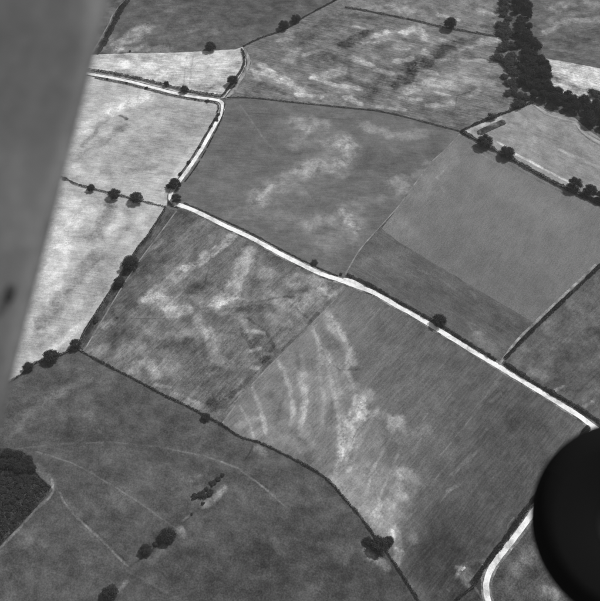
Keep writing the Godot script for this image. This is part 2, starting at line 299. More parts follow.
	["field","dark mottled field at the right edge above the white road",97,-0.79,7,5,8,1.0,[248.3,-420.0,208.9,-382.1,191.5,-365.0,174.7,-348.6,156.1,-330.3,142.7,-316.6,129.6,-302.6,125.8,-298.4,132.6,-292.8,138.2,-288.4,149.2,-279.5,160.0,-270.5,170.5,-261.6,177.4,-254.3,192.9,-240.5,214.4,-221.1,267.9,-420.0],[
		[46,2.1,0.90,[158.5,-279.4,164.2,-283.0]],[40,2.1,0.90,[174.5,-269.3,180.0,-272.2]],[14,5.9,1.00,[160.8,-327.0,169.2,-333.5]],[-12,8.8,1.00,[182.1,-319.0,196.9,-327.0]],[12,7.5,1.00,[183.8,-343.5,195.6,-352.0]],[-10,10.0,1.00,[164.7,-295.7,180.5,-311.1]],[14,5.7,1.00,[140.0,-299.5,151.4,-291.9]],[12,4.4,1.00,[168.4,-315.0,177.3,-320.6]],[12,3.8,1.00,[201.6,-373.9,203.8,-365.0]]]],
	["field","patchy field of pale and dark crop marks left of the centre",114,2.21,8,8,9,1.0,[-90.4,-435.0,-102.3,-408.3,-110.9,-389.4,-119.3,-367.7,-129.1,-339.3,-136.0,-319.0,-139.1,-310.3,-139.1,-310.3,-140.3,-309.5,-131.1,-304.1,-120.7,-298.0,-110.4,-292.3,-96.9,-284.5,-83.6,-276.5,-70.7,-270.0,-57.9,-262.3,-47.2,-256.0,-30.0,-284.5,-6.5,-314.2,0,-322.2,22.9,-351.2,31.4,-363.3,31.5,-365.0,27.5,-369.1,13.8,-375.2,0,-383.9,-11.2,-391.3,-21.2,-398.3,-35.8,-408.8,-54.3,-420.0,-67.2,-428.5,-79.4,-436.1,-88.7,-440.7],[
		[-20,20.2,0.75,[-86.2,-429.0,-109.8,-380.2,-129.1,-330.3]],[50,7.1,0.45,[-47.9,-408.3,-62.1,-395.0,-79.2,-380.2]],[36,9.2,0.68,[-79.2,-380.2,-90.4,-365.9,-101.4,-353.7]],[42,11.3,0.68,[-102.5,-352.0,-90.1,-348.6]],[46,8.2,0.68,[-88.0,-341.0,-74.9,-344.4]],[44,10.0,0.45,[-36.0,-395.0,-42.8,-373.9,-46.8,-357.2,-55.2,-349.4]],[32,6.8,0.68,[-58.4,-346.9,-39.1,-350.3]],[40,10.0,0.68,[-5.5,-368.6,9.6,-370.3,20.4,-359.8]],[42,10.6,0.68,[0,-352.0,14.9,-356.3]],[26,9.0,0.68,[-20.3,-355.4,0,-341.8]],[20,9.3,0.75,[-31.2,-378.4,-19.3,-373.9]],[-16,1.6,0.60,[-77.5,-342.7,-56.9,-345.2,-30.3,-350.3,-7.4,-355.4,0,-341.8,8.6,-332.7]],[-22,3.0,0.75,[-9.5,-355.4,-5.4,-354.6]],[-17,1.8,0.60,[-34.5,-336.8,-20.9,-323.8,-16.1,-312.6,-12.2,-306.4]],[-22,2.9,0.68,[-38.1,-328.6,-29.7,-311.1,-23.6,-301.0]],[-22,6.5,0.75,[-28.7,-320.6,-19.4,-315.8,-21.7,-303.3]],[-20,6.5,0.75,[-23.0,-302.6,-15.4,-309.5]],[34,3.7,0.68,[-37.0,-333.5,-35.4,-327.0]],[40,2.9,0.68,[-30.8,-327.0,-23.6,-324.6]],[36,2.9,0.68,[-30.9,-311.1,-25.8,-311.9]],[38,2.9,0.68,[-21.8,-308.0,-18.0,-308.0]],[34,2.8,0.68,[-29.2,-297.2,-26.6,-296.5]],[-26,9.7,0.75,[-54.7,-269.3,-44.5,-274.3]],[-22,2.8,0.68,[-48.2,-273.6,-37.4,-282.3,-29.0,-292.7]],[-17,17.1,0.75,[-72.4,-313.4,-61.6,-297.2,-53.8,-285.2]],[28,6.5,0.68,[-66.9,-335.2,-57.7,-316.6,-53.6,-301.8,-45.9,-300.3]],[26,7.3,0.68,[-77.3,-325.4,-58.9,-323.8]],[36,5.2,0.68,[-129.8,-330.3,-124.3,-333.5]],[22,10.1,0.75,[-113.1,-308.0,-103.5,-314.2]],[32,6.4,0.68,[-105.2,-295.7,-97.1,-303.3,-90.9,-292.7]],[22,9.3,0.75,[-83.9,-298.7,-78.4,-308.0]],[30,2.1,0.68,[-90.1,-285.2,-81.1,-282.3]],[30,2.1,0.68,[-77.0,-277.9,-62.9,-272.2]],[-16,0.8,0.45,[-123.4,-336.8,-99.4,-336.0,-75.6,-336.0]],[-14,1.2,0.45,[-125.4,-341.8,-120.6,-336.0]],[-16,2.9,0.60,[12.0,-340.2,-2.6,-320.6,-10.3,-311.1]],[-18,2.9,0.60,[7.9,-327.0,-10.2,-304.9]],[12,1.5,0.60,[24.5,-358.9,0,-328.6,-11.6,-314.2]],[14,1.1,0.52,[-33.7,-283.8,-44.3,-270.7]],[12,1.1,0.52,[-37.2,-276.5,-45.2,-265.1]],[-16,9.4,0.75,[-26.9,-396.9,0,-373.0]],[-14,1.0,0.45,[-58.9,-412.2,-62.4,-398.8,-63.8,-378.4,-65.4,-360.7]],[-20,7.6,0.75,[-71.5,-360.7,-60.2,-365.0]],[-14,12.1,0.75,[20.2,-352.0,4.1,-355.4]],[18,7.3,0.75,[-98.5,-327.0,-81.3,-319.0]],[-16,8.8,0.75,[-122.3,-319.0,-111.4,-325.4]],[-18,6.0,0.75,[-107.4,-347.7,-102.7,-341.8]],[24,4.0,0.68,[-106.1,-396.9,-93.2,-410.3]],[18,4.8,0.75,[-85.7,-406.4,-75.4,-421.0]],[-22,5.8,0.75,[-89.4,-315.0,-83.1,-317.4]],[20,6.0,0.68,[-52.0,-341.8,-39.8,-336.8]],[-20,5.2,0.68,[-45.4,-341.8,-28.1,-345.2]],[20,6.7,0.68,[-21.2,-336.8,-6.6,-331.9]],[24,4.8,0.68,[-69.0,-272.2,-57.7,-267.9]],[20,1.4,0.60,[-40.9,-263.7,-38.0,-267.9]],[18,5.8,0.75,[-125.6,-315.0,-131.3,-309.5]],[18,1.5,0.60,[-133.2,-322.2,-128.8,-327.8]],[20,6.0,0.75,[-67.5,-352.0,-81.1,-353.7]]]],
	["field","large field with pale streaked crop marks below the white road",107,2.28,4,6,7,1.0,[31.4,-363.3,22.9,-351.2,0,-322.2,-6.5,-314.2,-30.0,-284.5,-47.2,-256.7,-35.9,-247.9,-25.0,-244.2,-14.8,-239.2,-2.9,-232.6,8.7,-225.5,17.3,-218.6,25.6,-208.0,32.7,-199.0,38.9,-189.5,44.0,-181.5,50.0,-172.4,56.3,-161.5,62.3,-150.8,68.6,-139.4,78.9,-147.7,84.7,-152.4,92.9,-158.2,103.2,-171.3,112.9,-182.0,123.3,-194.8,133.7,-206.8,146.6,-221.1,159.5,-236.5,174.9,-254.0,177.4,-254.3,170.5,-261.6,160.0,-270.5,149.2,-279.5,138.2,-288.4,132.6,-292.8,125.8,-298.4,114.3,-307.5,102.6,-317.1,90.6,-327.0,83.3,-333.2,73.3,-341.0,67.0,-345.2,56.7,-353.4,48.9,-358.9,38.3,-363.8],[
		[18,3.0,1.00,[13.4,-346.9,25.1,-331.9,31.6,-311.9,29.7,-294.2,36.7,-280.1,42.7,-262.3]],[16,2.4,1.00,[7.3,-335.2,13.6,-315.0,21.6,-298.7,24.9,-279.4]],[16,2.4,1.00,[-14.1,-303.3,-7.5,-286.7,-4.9,-272.2,-5.4,-256.0]],[16,2.2,1.00,[-29.9,-282.3,-24.5,-267.9,-19.8,-248.5]],[15,2.4,1.00,[1.3,-306.4,3.8,-288.2,4.3,-272.2,0,-254.0]],[15,2.2,1.00,[11.4,-298.7,14.8,-275.0,13.3,-255.3,8.3,-243.2]],[16,2.3,1.00,[20.7,-285.2,24.3,-259.5,21.8,-233.9]],[22,2.7,1.00,[40.8,-275.0,30.8,-256.0,24.9,-239.2,21.0,-224.9]],[20,2.4,1.00,[47.8,-267.9,36.5,-246.5,28.5,-224.9]],[16,2.0,1.00,[34.7,-276.5,27.8,-256.7,23.9,-245.8]],[-7,1.7,0.80,[-1.9,-311.1,-0.6,-288.2,-1.2,-266.5]],[-7,1.5,0.80,[7.7,-303.3,9.3,-277.2,6.7,-256.0]],[-7,1.5,0.80,[17.6,-289.7,20.2,-266.5,17.3,-245.8]],[18,1.7,0.80,[53.8,-245.8,42.0,-226.2,36.4,-207.4]],[18,1.4,0.80,[57.8,-235.9,49.7,-219.8,44.2,-204.4]],[20,1.5,0.70,[-36.9,-269.3,-30.3,-256.7,-27.5,-247.2]],[22,43.8,1.00,[11.9,-331.1,-3.1,-288.2,-25.4,-256.7]],[20,36.7,1.00,[18.6,-277.2,35.9,-219.8,44.5,-189.5]],[30,6.6,0.90,[20.5,-335.2,28.6,-317.4,33.8,-301.8]],[32,2.9,0.90,[8.6,-330.3,12.3,-315.0,14.0,-299.5]],[20,4.9,0.90,[28.0,-299.5,32.3,-279.4,37.2,-262.3]],[16,4.1,0.90,[16.7,-309.5,18.8,-288.2,26.1,-259.5,23.5,-233.9]],[28,3.5,0.90,[-0.6,-292.7,3.1,-275.0,0.6,-259.5]],[18,3.2,1.00,[-13.4,-301.8,-9.5,-294.2,-5.6,-279.4,-4.3,-262.3]],[14,2.7,1.00,[-29.3,-282.3,-23.9,-267.9,-20.4,-251.2]],[20,4.1,0.90,[-37.5,-255.3,-21.9,-262.3]],[24,8.2,0.90,[42.2,-277.9,36.7,-266.5,31.3,-252.6,26.7,-239.2]],[22,4.0,0.90,[40.6,-270.7,31.1,-247.2,23.4,-228.7]],[42,7.5,0.90,[55.7,-257.4,59.4,-257.4]],[22,6.1,0.90,[47.6,-263.0,53.6,-261.6]],[18,8.1,1.00,[62.3,-247.9,75.9,-252.6]],[32,9.1,0.90,[60.5,-224.9,64.8,-219.8,59.5,-211.1]],[18,15.3,1.00,[46.6,-226.2,54.1,-207.4,45.9,-194.2]],[20,16.6,1.00,[28.9,-219.8,37.2,-200.2]],[36,5.0,0.90,[53.4,-189.5,55.0,-180.3]],[44,4.3,0.90,[54.7,-176.9,52.1,-171.3]],[30,3.7,0.90,[50.6,-188.4,51.0,-186.0]],[28,4.3,0.90,[62.0,-185.5,62.3,-182.6]],[-9,35.6,1.00,[84.9,-323.0,135.6,-272.2]],[-22,54.1,1.00,[128.4,-245.8,126.8,-216.7,93.9,-183.7]],[-28,30.1,1.00,[68.0,-172.4,90.5,-156.1]],[-8,18.8,1.00,[73.5,-201.4,89.0,-189.5]],[-16,1.0,0.60,[8.6,-332.7,13.0,-317.4,21.6,-298.7,25.3,-295.7,39.3,-295.7]],[-11,0.8,0.60,[25.3,-295.7,18.9,-291.9,6.3,-291.2]],[-17,0.7,0.60,[44.4,-272.2,33.6,-249.9,24.6,-231.3]],[-14,0.7,0.60,[24.6,-228.7,30.5,-230.0]],[20,0.8,0.60,[74.7,-259.5,78.1,-263.7]],[18,0.7,0.60,[82.6,-235.9,90.0,-243.8]],[17,0.7,0.60,[92.8,-247.9,99.0,-254.7,104.7,-261.6]],[15,0.7,0.60,[66.4,-239.2,73.0,-247.2]],[15,0.7,0.60,[107.7,-247.2,112.7,-253.3]],[18,0.7,0.60,[78.1,-219.8,82.8,-226.2]],[26,1.7,0.80,[84.3,-212.9,92.3,-217.3]],[15,1.0,0.80,[79.6,-206.2,84.8,-212.3]],[16,2.0,0.90,[88.3,-223.6,98.7,-232.6,104.1,-237.9]],[15,0.7,0.60,[42.8,-330.3,53.5,-344.4]],[12,0.7,0.60,[65.4,-323.8,71.1,-329.4]],[18,2.8,0.90,[109.5,-270.0,116.7,-277.9,123.4,-286.0]],[16,2.1,0.90,[118.4,-272.2,124.0,-277.2]],[12,0.8,0.70,[121.7,-286.7,126.1,-291.2]],[-12,7.3,1.00,[14.4,-323.0,22.0,-312.6]],[-14,5.8,1.00,[27.1,-311.1,23.4,-319.0]],[-14,6.4,1.00,[6.4,-298.7,-1.3,-301.8]],[-14,5.6,1.00,[31.4,-288.2,35.4,-294.2]],[-16,4.8,1.00,[-18.6,-277.2,-13.5,-266.5]],[-12,4.0,1.00,[0,-245.8,5.9,-232.6]],[14,6.7,1.00,[-15.0,-249.2,0,-240.5]],[44,7.8,0.60,[89.4,-164.7,91.5,-159.8]],[24,3.0,0.90,[85.4,-168.0,92.3,-170.8,99.9,-171.3]],[30,1.8,0.90,[83.7,-162.5,85.2,-165.8]],[26,0.6,0.60,[114.9,-187.8,116.3,-193.0,120.2,-196.6]],[20,1.2,0.80,[78.3,-156.6,79.2,-155.6]],[14,1.3,0.90,[47.4,-200.2,43.6,-213.6,41.7,-221.1]],[14,0.8,0.70,[55.2,-183.7,62.4,-190.7]],[20,5.2,1.00,[17.4,-219.8,22.9,-212.3]],[10,6.1,0.90,[30.4,-260.9,24.2,-255.3]],[14,6.0,0.90,[47.9,-248.5,42.8,-241.8]],[-7,1.5,0.90,[27.8,-273.6,30.1,-252.6,26.0,-235.9]],[-6,1.4,0.90,[7.5,-284.5,11.0,-266.5,7.2,-249.2]],[-12,1.7,0.90,[-9.9,-279.4,-13.4,-265.1,-14.5,-252.6]],[-6,1.4,0.90,[19.8,-273.6,15.7,-252.6,17.7,-235.9]],[14,5.3,1.00,[3.0,-252.6,10.6,-235.9]],[20,5.1,0.90,[51.0,-204.4,44.0,-200.2]],[-12,9.3,1.00,[54.5,-239.2,49.4,-232.6]],[14,5.4,1.00,[-22.9,-252.6,-30.0,-248.5]]]],
	["field","dark rough pasture with faint paths at the bottom left",87,0.22,6,2,8,1.0,[-140.3,-309.5,-145.3,-312.6,-152.8,-307.2,-160.1,-304.9,-172.8,-298.0,-177.6,-290.4,-217.7,-256.0,-182.3,-120.6,75.9,-120.6,68.6,-139.4,62.3,-150.8,56.3,-161.5,50.0,-172.4,44.0,-181.5,38.9,-189.5,32.7,-199.0,25.6,-208.0,17.3,-218.6,8.7,-225.5,-2.9,-232.6,-14.8,-239.2,-25.0,-244.2,-35.9,-247.9,-47.2,-256.0,-57.9,-262.3,-70.7,-270.0,-83.6,-276.5,-96.9,-284.5,-110.4,-292.3,-120.7,-298.0,-131.1,-304.1],[
		[20,6.2,0.90,[-170.8,-251.2,-166.9,-262.3,-158.9,-271.5,-147.8,-278.7,-132.1,-289.7]],[9,11.0,1.00,[-147.7,-277.9,-128.4,-265.1]],[10,11.4,1.00,[-145.5,-301.8,-118.9,-294.2]],[15,0.9,0.60,[-167.2,-239.8,-142.9,-243.2,-113.3,-244.5,-83.2,-241.2]],[18,0.9,0.60,[-83.2,-241.2,-56.0,-235.2,-45.8,-231.3]],[23,1.0,0.70,[-45.8,-231.3,-36.2,-227.4,-26.6,-219.8,-18.4,-212.9]],[14,0.8,0.70,[-26.0,-219.8,-5.7,-201.4]],[20,0.9,0.60,[-156.2,-237.9,-144.9,-234.6,-133.7,-230.7]],[17,0.8,0.60,[-133.7,-230.7,-119.1,-223.0,-103.3,-213.6,-84.8,-201.4,-67.9,-189.5]],[26,3.3,0.90,[-154.4,-228.7,-141.8,-217.3]],[35,1.3,0.70,[-143.5,-219.8,-141.2,-213.6,-142.6,-208.6,-149.3,-202.0,-156.0,-190.7,-164.7,-179.2,-176.9,-161.5]],[29,1.0,0.60,[-137.5,-212.3,-134.2,-206.2,-125.9,-197.2,-113.1,-186.6,-101.7,-176.4,-93.1,-168.6]],[14,2.5,0.90,[-135.8,-209.3,-123.7,-197.8]],[-13,0.7,0.70,[-121.0,-194.8,-107.8,-184.3,-94.0,-171.3]],[15,1.1,0.80,[-93.9,-166.4,-83.1,-161.5,-66.2,-152.4]],[56,3.8,0.90,[-53.3,-203.8,-49.1,-209.3,-43.7,-214.8]],[24,3.2,0.90,[-62.5,-219.8,-59.2,-223.0]],[18,4.9,1.00,[-75.7,-179.2,-81.6,-172.4]],[34,3.1,0.90,[-66.8,-189.5,-64.8,-186.0]],[23,1.3,0.80,[-65.6,-194.8,-61.9,-197.8]],[40,2.4,0.90,[-96.2,-155.0,-93.1,-160.4]],[44,3.7,0.90,[39.3,-175.8,46.6,-169.1]],[22,4.9,1.00,[36.2,-178.6,39.3,-174.7]],[22,4.6,0.90,[-24.9,-240.5,-21.9,-237.2]],[14,3.1,1.00,[-14.9,-184.9,-9.8,-175.8]],[12,4.8,1.00,[-15.2,-171.3,-17.3,-165.8]],[14,9.0,1.00,[-71.6,-218.6,-59.6,-212.3]],[-13,26.7,1.00,[-16.4,-178.0,38.5,-159.3]],[-13,24.0,1.00,[-64.6,-164.2,-20.3,-160.4]],[-21,0.9,0.70,[-27.9,-241.8,-29.6,-237.2,-32.9,-232.0]],[14,7.5,1.00,[-150.0,-182.6,-142.0,-193.0]],[12,4.3,1.00,[-144.5,-176.9,-140.9,-181.5]],[12,0.7,0.70,[-55.9,-233.9,-59.7,-229.4]],[10,12.9,1.00,[-102.5,-207.4,-87.5,-226.2]],[8,12.8,1.00,[-34.2,-207.4,-5.7,-213.6]],[-7,13.5,1.00,[-138.5,-252.6,-114.8,-255.3]],[12,6.1,1.00,[21.8,-172.4,24.2,-180.9]],[12,4.8,1.00,[1.1,-156.1,9.6,-157.2]],[14,3.7,1.00,[28.5,-179.2,24.5,-172.4]],[-6,13.8,1.00,[0,-195.4,22.3,-189.5]],[12,0.6,0.70,[-21.9,-216.7,-13.7,-209.9]],[10,5.4,1.00,[-128.0,-262.3,-130.3,-254.0]],[-8,1.3,0.80,[-68.9,-188.4,-60.8,-198.4,-54.5,-205.0]],[-12,1.0,0.80,[-77.2,-182.6,-87.0,-172.4,-93.0,-168.0]]]],
	["field","dark rough field at the bottom right beside the wheel",84,-0.84,8,4,10,1.0,[177.4,-254.3,162.3,-235.9,148.0,-219.2,132.8,-201.7,126.5,-194.2,118.4,-184.9,110.5,-176.4,103.9,-168.6,100.7,-163.1,99.2,-157.7,99.2,-151.3,100.9,-143.0,104.5,-125.5,198.8,-125.5,214.4,-221.1,192.9,-240.5],[
		[24,6.1,0.90,[127.1,-180.9,122.9,-172.4]],[40,5.3,0.90,[129.1,-155.0,135.6,-152.9]],[16,4.9,1.00,[115.3,-172.4,118.6,-165.8]],[14,6.0,1.00,[109.5,-158.8,114.0,-153.4]]]],
	["field","small dark field corner at the bottom edge beside the bending road",66,-0.44,6,3,8,1.0,[92.9,-158.2,84.7,-152.4,78.9,-147.7,68.6,-139.4,75.9,-120.6,104.5,-125.5,100.9,-143.0,99.2,-151.3,99.2,-157.7,98.0,-164.7],[
		[39,1.2,0.80,[92.9,-158.2,95.8,-152.4,97.8,-147.7]],[31,0.9,0.80,[97.6,-162.0,98.8,-163.1]]]],
	["woodland_floor","shaded leaf litter floor under the woodland belt",92,1.16,8,0,9,0.6,[171.7,-813.7,184.7,-707.3,186.5,-675.3,180.6,-647.9,181.9,-627.4,183.2,-602.0,183.6,-572.4,193.1,-559.5,204.3,-548.1,222.9,-539.3,230.4,-524.7,237.9,-515.1,275.4,-476.3,288.0,-524.7,246.5,-554.4,239.6,-560.8,228.0,-564.6,217.0,-572.4,209.5,-581.7,210.6,-602.0,206.9,-620.3,210.2,-660.0,213.6,-707.3,222.2,-813.7],[
		]],
	["scrub_floor","dark ground of the bramble plot at the left edge",64,-1.11,12,8,12,1.0,[-216.8,-252.6,-177.9,-239.8,-172.1,-240.5,-162.5,-237.2,-156.0,-230.7,-155.9,-227.4,-149.4,-220.4,-143.0,-214.2,-145.4,-208.6,-149.4,-202.6,-156.3,-191.9,-164.9,-180.3,-188.8,-145.6],[
		[36,1.6,0.80,[-164.4,-183.2,-160.5,-190.7]],[20,0.6,0.70,[-154.6,-223.6,-150.3,-219.2]]]]]
	var rng := RandomNumberGenerator.new()
	rng.seed = 77
	var level := 0.02
	for t in table.size():
		var f: Array = table[t]
		var outline := points(f[8])
		# hedge bottoms and headlands are never ruled lines
		var rim := PackedVector2Array()
		var wob := FastNoiseLite.new()
		wob.seed = 31
		wob.frequency = 0.11
		for i in outline.size():
			var a := outline[i]
			var b := outline[(i + 1) % outline.size()]
			var k := maxi(1, int(a.distance_to(b) / 2.5))
			if a.distance_to(b) > 150.0:
				k = 1
			for j in k:
				var p := a.lerp(b, float(j) / k)
				rim.append(p + 0.7 * Vector2(wob.get_noise_2d(p.x, p.y), wob.get_noise_2d(p.y + 500.0, p.x)))
		var box := Rect2(rim[0], Vector2.ZERO)
		for p in rim:
			box = box.expand(p)
		var cell: float = clampf(sqrt(box.size.x * box.size.y / 520000.0), 0.30, 0.62) / float(f[7])
		var w := clampi(int(box.size.x / cell), 64, 1600)
		var h := clampi(int(box.size.y / cell), 64, 1600)
		var img := tone_map(box.position, box.size, w, h, f[2], f[3], f[4], f[5], f[6], f[9], t + 3)
		level += 0.01
		var idx := Geometry2D.triangulate_polygon(rim)
		if idx.is_empty():
			print("could not triangulate ", f[1])
		var st := SurfaceTool.new()
		st.begin(Mesh.PRIMITIVE_TRIANGLES)
		for n in range(0, idx.size(), 3):
			var q := [rim[idx[n]], rim[idx[n + 1]], rim[idx[n + 2]]]
			if (q[1] - q[0]).cross(q[2] - q[0]) < 0.0:
				q.reverse()
			for p in q:
				st.set_normal(Vector3.UP)
				st.set_uv((p - box.position) / box.size)
				st.add_vertex(Vector3(p.x, level, p.y))
		var o := part(f[0], st.commit(), ground_material(img), self)
		tag(o, f[1], "field" if f[0] == "field" else "ground", "", "structure")

func ribbon(line: PackedVector2Array, half: float, level: float, ragged: float, salt: float, tapered := false) -> ArrayMesh:
	var wob := FastNoiseLite.new()
	wob.seed = 91
	wob.frequency = 0.25
	var st := SurfaceTool.new()
	st.begin(Mesh.PRIMITIVE_TRIANGLES)
	var rows := []
	var full := half
	for i in line.size():
		if tapered:
			half = full * maxf(0.05, sqrt(sin(PI * i / (line.size() - 1))))
		var along := (line[mini(i + 1, line.size() - 1)] - line[maxi(i - 1, 0)]).normalized()
		var side := Vector2(-along.y, along.x)
		var a := line[i] + side * (half + ragged * wob.get_noise_2d(i * 1.2, salt))
		var b := line[i] - side * (half + ragged * wob.get_noise_2d(i * 1.2, salt + 60.0))
		rows.append([Vector3(a.x, level, a.y), Vector3(line[i].x, level + half * 0.02, line[i].y), Vector3(b.x, level, b.y)])
	for i in rows.size() - 1:
		for k in 2:
			var q := [rows[i][k], rows[i + 1][k], rows[i + 1][k + 1], rows[i][k + 1]]
			for n in [0, 2, 1, 0, 3, 2]:
				st.set_normal(Vector3.UP)
				st.add_vertex(q[n])
	return st.commit()

func speckled(tone: float, mottle: float, grain: float, salt: int, metres: float) -> StandardMaterial3D:
	var m := ground_material(tone_map(Vector2.ZERO, Vector2(metres, metres), 256, 256, tone, 0.7, mottle, 0.0, grain, [], salt))
	m.uv1_triplanar = true
	m.uv1_world_triplanar = true
	m.uv1_scale = Vector3.ONE / metres
	return m

func roads() -> void:
	# name, label, width, surface, verge, line
	var table := [
	["road","white chalky lane from the left edge round its bend to the steep stretch",3.0,"road",1.0,[-314.9,-627.4,-259.9,-616.0,-205.7,-603.4,-180.7,-596.6,-164.8,-592.5,-147.1,-587.1,-129.4,-580.4,-112.8,-573.8,-98.2,-568.5,-82.9,-564.6,-72.8,-562.8,-66.9,-560.8,-63.8,-556.9,-63.1,-551.8,-63.9,-544.3,-67.0,-534.4,-73.0,-515.1,-78.1,-498.8,-84.6,-481.8,-89.7,-469.7,-94.1,-460.0,-96.4,-452.6,-96.3,-447.4,-93.7,-443.2]],
	["road","white road crossing the middle from the sharp bend to the right edge",3.5,"road",1.3,[-93.7,-443.2,-88.7,-440.7,-79.4,-436.1,-67.2,-428.5,-54.3,-420.0,-35.8,-408.8,-21.2,-398.3,-11.2,-391.3,0,-383.9,13.8,-375.2,27.5,-369.1,38.3,-363.8,48.9,-358.9,56.7,-353.4,67.0,-345.2,73.3,-341.0,83.3,-333.2,90.6,-327.0,102.6,-317.1,114.3,-307.5,125.8,-298.4,132.6,-292.8,138.2,-288.4,149.2,-279.5,160.0,-270.5,170.5,-261.6,177.4,-254.3,192.9,-240.5,214.4,-221.1]],
	["road","white road bending at the bottom right behind the wheel",3.2,"road",1.4,[177.4,-254.3,162.3,-235.9,148.0,-219.2,132.8,-201.7,126.5,-194.2,118.4,-184.9,110.5,-176.4,103.9,-168.6,100.7,-163.1,99.2,-157.7,99.2,-151.3,100.9,-143.0,104.5,-125.5]],
	["farm_track","grey farm track curving up from the road junction",2.4,"track",0.8,[-61.3,-563.3,-55.2,-575.1,-49.2,-591.1,-44.7,-606.2,-44.7,-617.4,-48.2,-630.3]],
	["field_track","pale grass track along the field edge above the middle of the road",0.9,"grass",0,[127.4,-519.9,113.5,-501.1,100.3,-485.2,81.7,-454.7,72.3,-439.1,57.9,-419.0,42.4,-396.9,31.1,-373.9]],
	["field_track","straight pale furrow track below the middle of the road",1.0,"grass",0,[31.4,-363.3,22.9,-351.2,0,-322.2,-6.5,-314.2,-30.0,-284.5,-47.2,-256.7]],
	["field_track","pale track along the hedge climbing to the right edge",1.7,"track",0,[206.2,-383.2,188.9,-366.1,172.1,-349.6,153.5,-331.2,140.2,-317.5,126.6,-299.5]],
	["field_track","pale track along the stream hedge beside the wing strut at the top",1.1,"grass",0,[-161.3,-713.9,-163.2,-707.3,-167.3,-695.9,-171.2,-683.2,-172.4,-672.2,-173.3,-666.1,-175.4,-655.4,-177.9,-642.0,-181.7,-626.0]],
	["field_track","pale worn edge of the grassy lane",0.9,"grass",0,[-90.7,-434.7,-102.6,-408.0,-111.2,-389.1,-119.7,-367.4,-129.4,-339.1,-136.2,-318.7,-139.4,-310.1]],
	["gateway_apron","pale splayed gateway where the field track meets the white road",2.4,"road",0,[29.6,-370.7,35.7,-368.3,43.7,-363.3]]]
	var looks := {"road": speckled(240, 15, 9, 60, 46.0), "track": speckled(138, 14, 12, 61, 46.0), "grass": speckled(134, 9, 10, 62, 46.0), "verge": speckled(118, 18, 14, 63, 46.0)}
	for t in table.size():
		var r: Array = table[t]
		var line := resample(points(r[5]), 2.0)
		var half: float = r[2] * 0.5
		var o := part(r[0], ribbon(line, half, 0.36 + 0.006 * t, minf(0.32, half * 0.45), t * 7.0, r[0] == "gateway_apron"), looks[r[3]], self)
		tag(o, r[1], "road" if r[3] == "road" else "track", "", "structure")
		if r[4] > 0.0:
			var v := part("verge", ribbon(line, half + r[4], 0.28 + 0.006 * t, 0.7, t * 7.0 + 3.0), looks["verge"], self)
			tag(v, "grassy verge beside the " + r[1], "verge", "", "structure")

# ---------------------------------------------------------------- plants

func foliage(linear_value: float) -> StandardMaterial3D:
	var m := StandardMaterial3D.new()
	m.albedo_color = grey(linear_value)
	m.vertex_color_use_as_albedo = true
	m.roughness = 0.8
	m.metallic_specular = 0.25
	m.cull_mode = BaseMaterial3D.CULL_DISABLED
	return m

class Leaves:
	var v := PackedVector3Array()
	var n := PackedVector3Array()
	var c := PackedColorArray()
	var rng := RandomNumberGenerator.new()

	func leaf(p: Vector3, size: float, outward: Vector3, tone: float) -> void:
		var nn := (Vector3(rng.randf_range(-1, 1), rng.randf_range(-1, 1), rng.randf_range(-1, 1)) + outward * 0.9).normalized()
		var a := nn.cross(Vector3(rng.randf_range(-1, 1), rng.randf_range(-1, 1), rng.randf_range(-1, 1)).normalized()).normalized() * size
		var b := nn.cross(a) * rng.randf_range(0.5, 0.8)
		v.append_array([p - a, p + b, p + a, p - a, p + a, p - b])
		n.append_array([nn, nn, nn, nn, nn, nn])
		var k := Color(tone, tone, tone)
		c.append_array([k, k, k, k, k, k])

	func mesh() -> ArrayMesh:
		var arrays := []
		arrays.resize(Mesh.ARRAY_MAX)
		arrays[Mesh.ARRAY_VERTEX] = v
		arrays[Mesh.ARRAY_NORMAL] = n
		arrays[Mesh.ARRAY_COLOR] = c
		var m := ArrayMesh.new()
		m.add_surface_from_arrays(Mesh.PRIMITIVE_TRIANGLES, arrays)
		return m

func limb(st: SurfaceTool, a: Vector3, b: Vector3, ra: float, rb: float) -> void:
	var d := (b - a).normalized()
	var s := d.cross(Vector3(0.3, 0.2, 1.0)).normalized()
	var t := d.cross(s)
	for i in 6:
		var p := s * cos(TAU * i / 6) + t * sin(TAU * i / 6)
		var q := s * cos(TAU * (i + 1) / 6) + t * sin(TAU * (i + 1) / 6)
		for k in [[a, p, ra], [b, p, rb], [b, q, rb], [a, p, ra], [b, q, rb], [a, q, ra]]:
			st.set_normal(k[1])
			st.add_vertex(k[0] + k[1] * k[2])

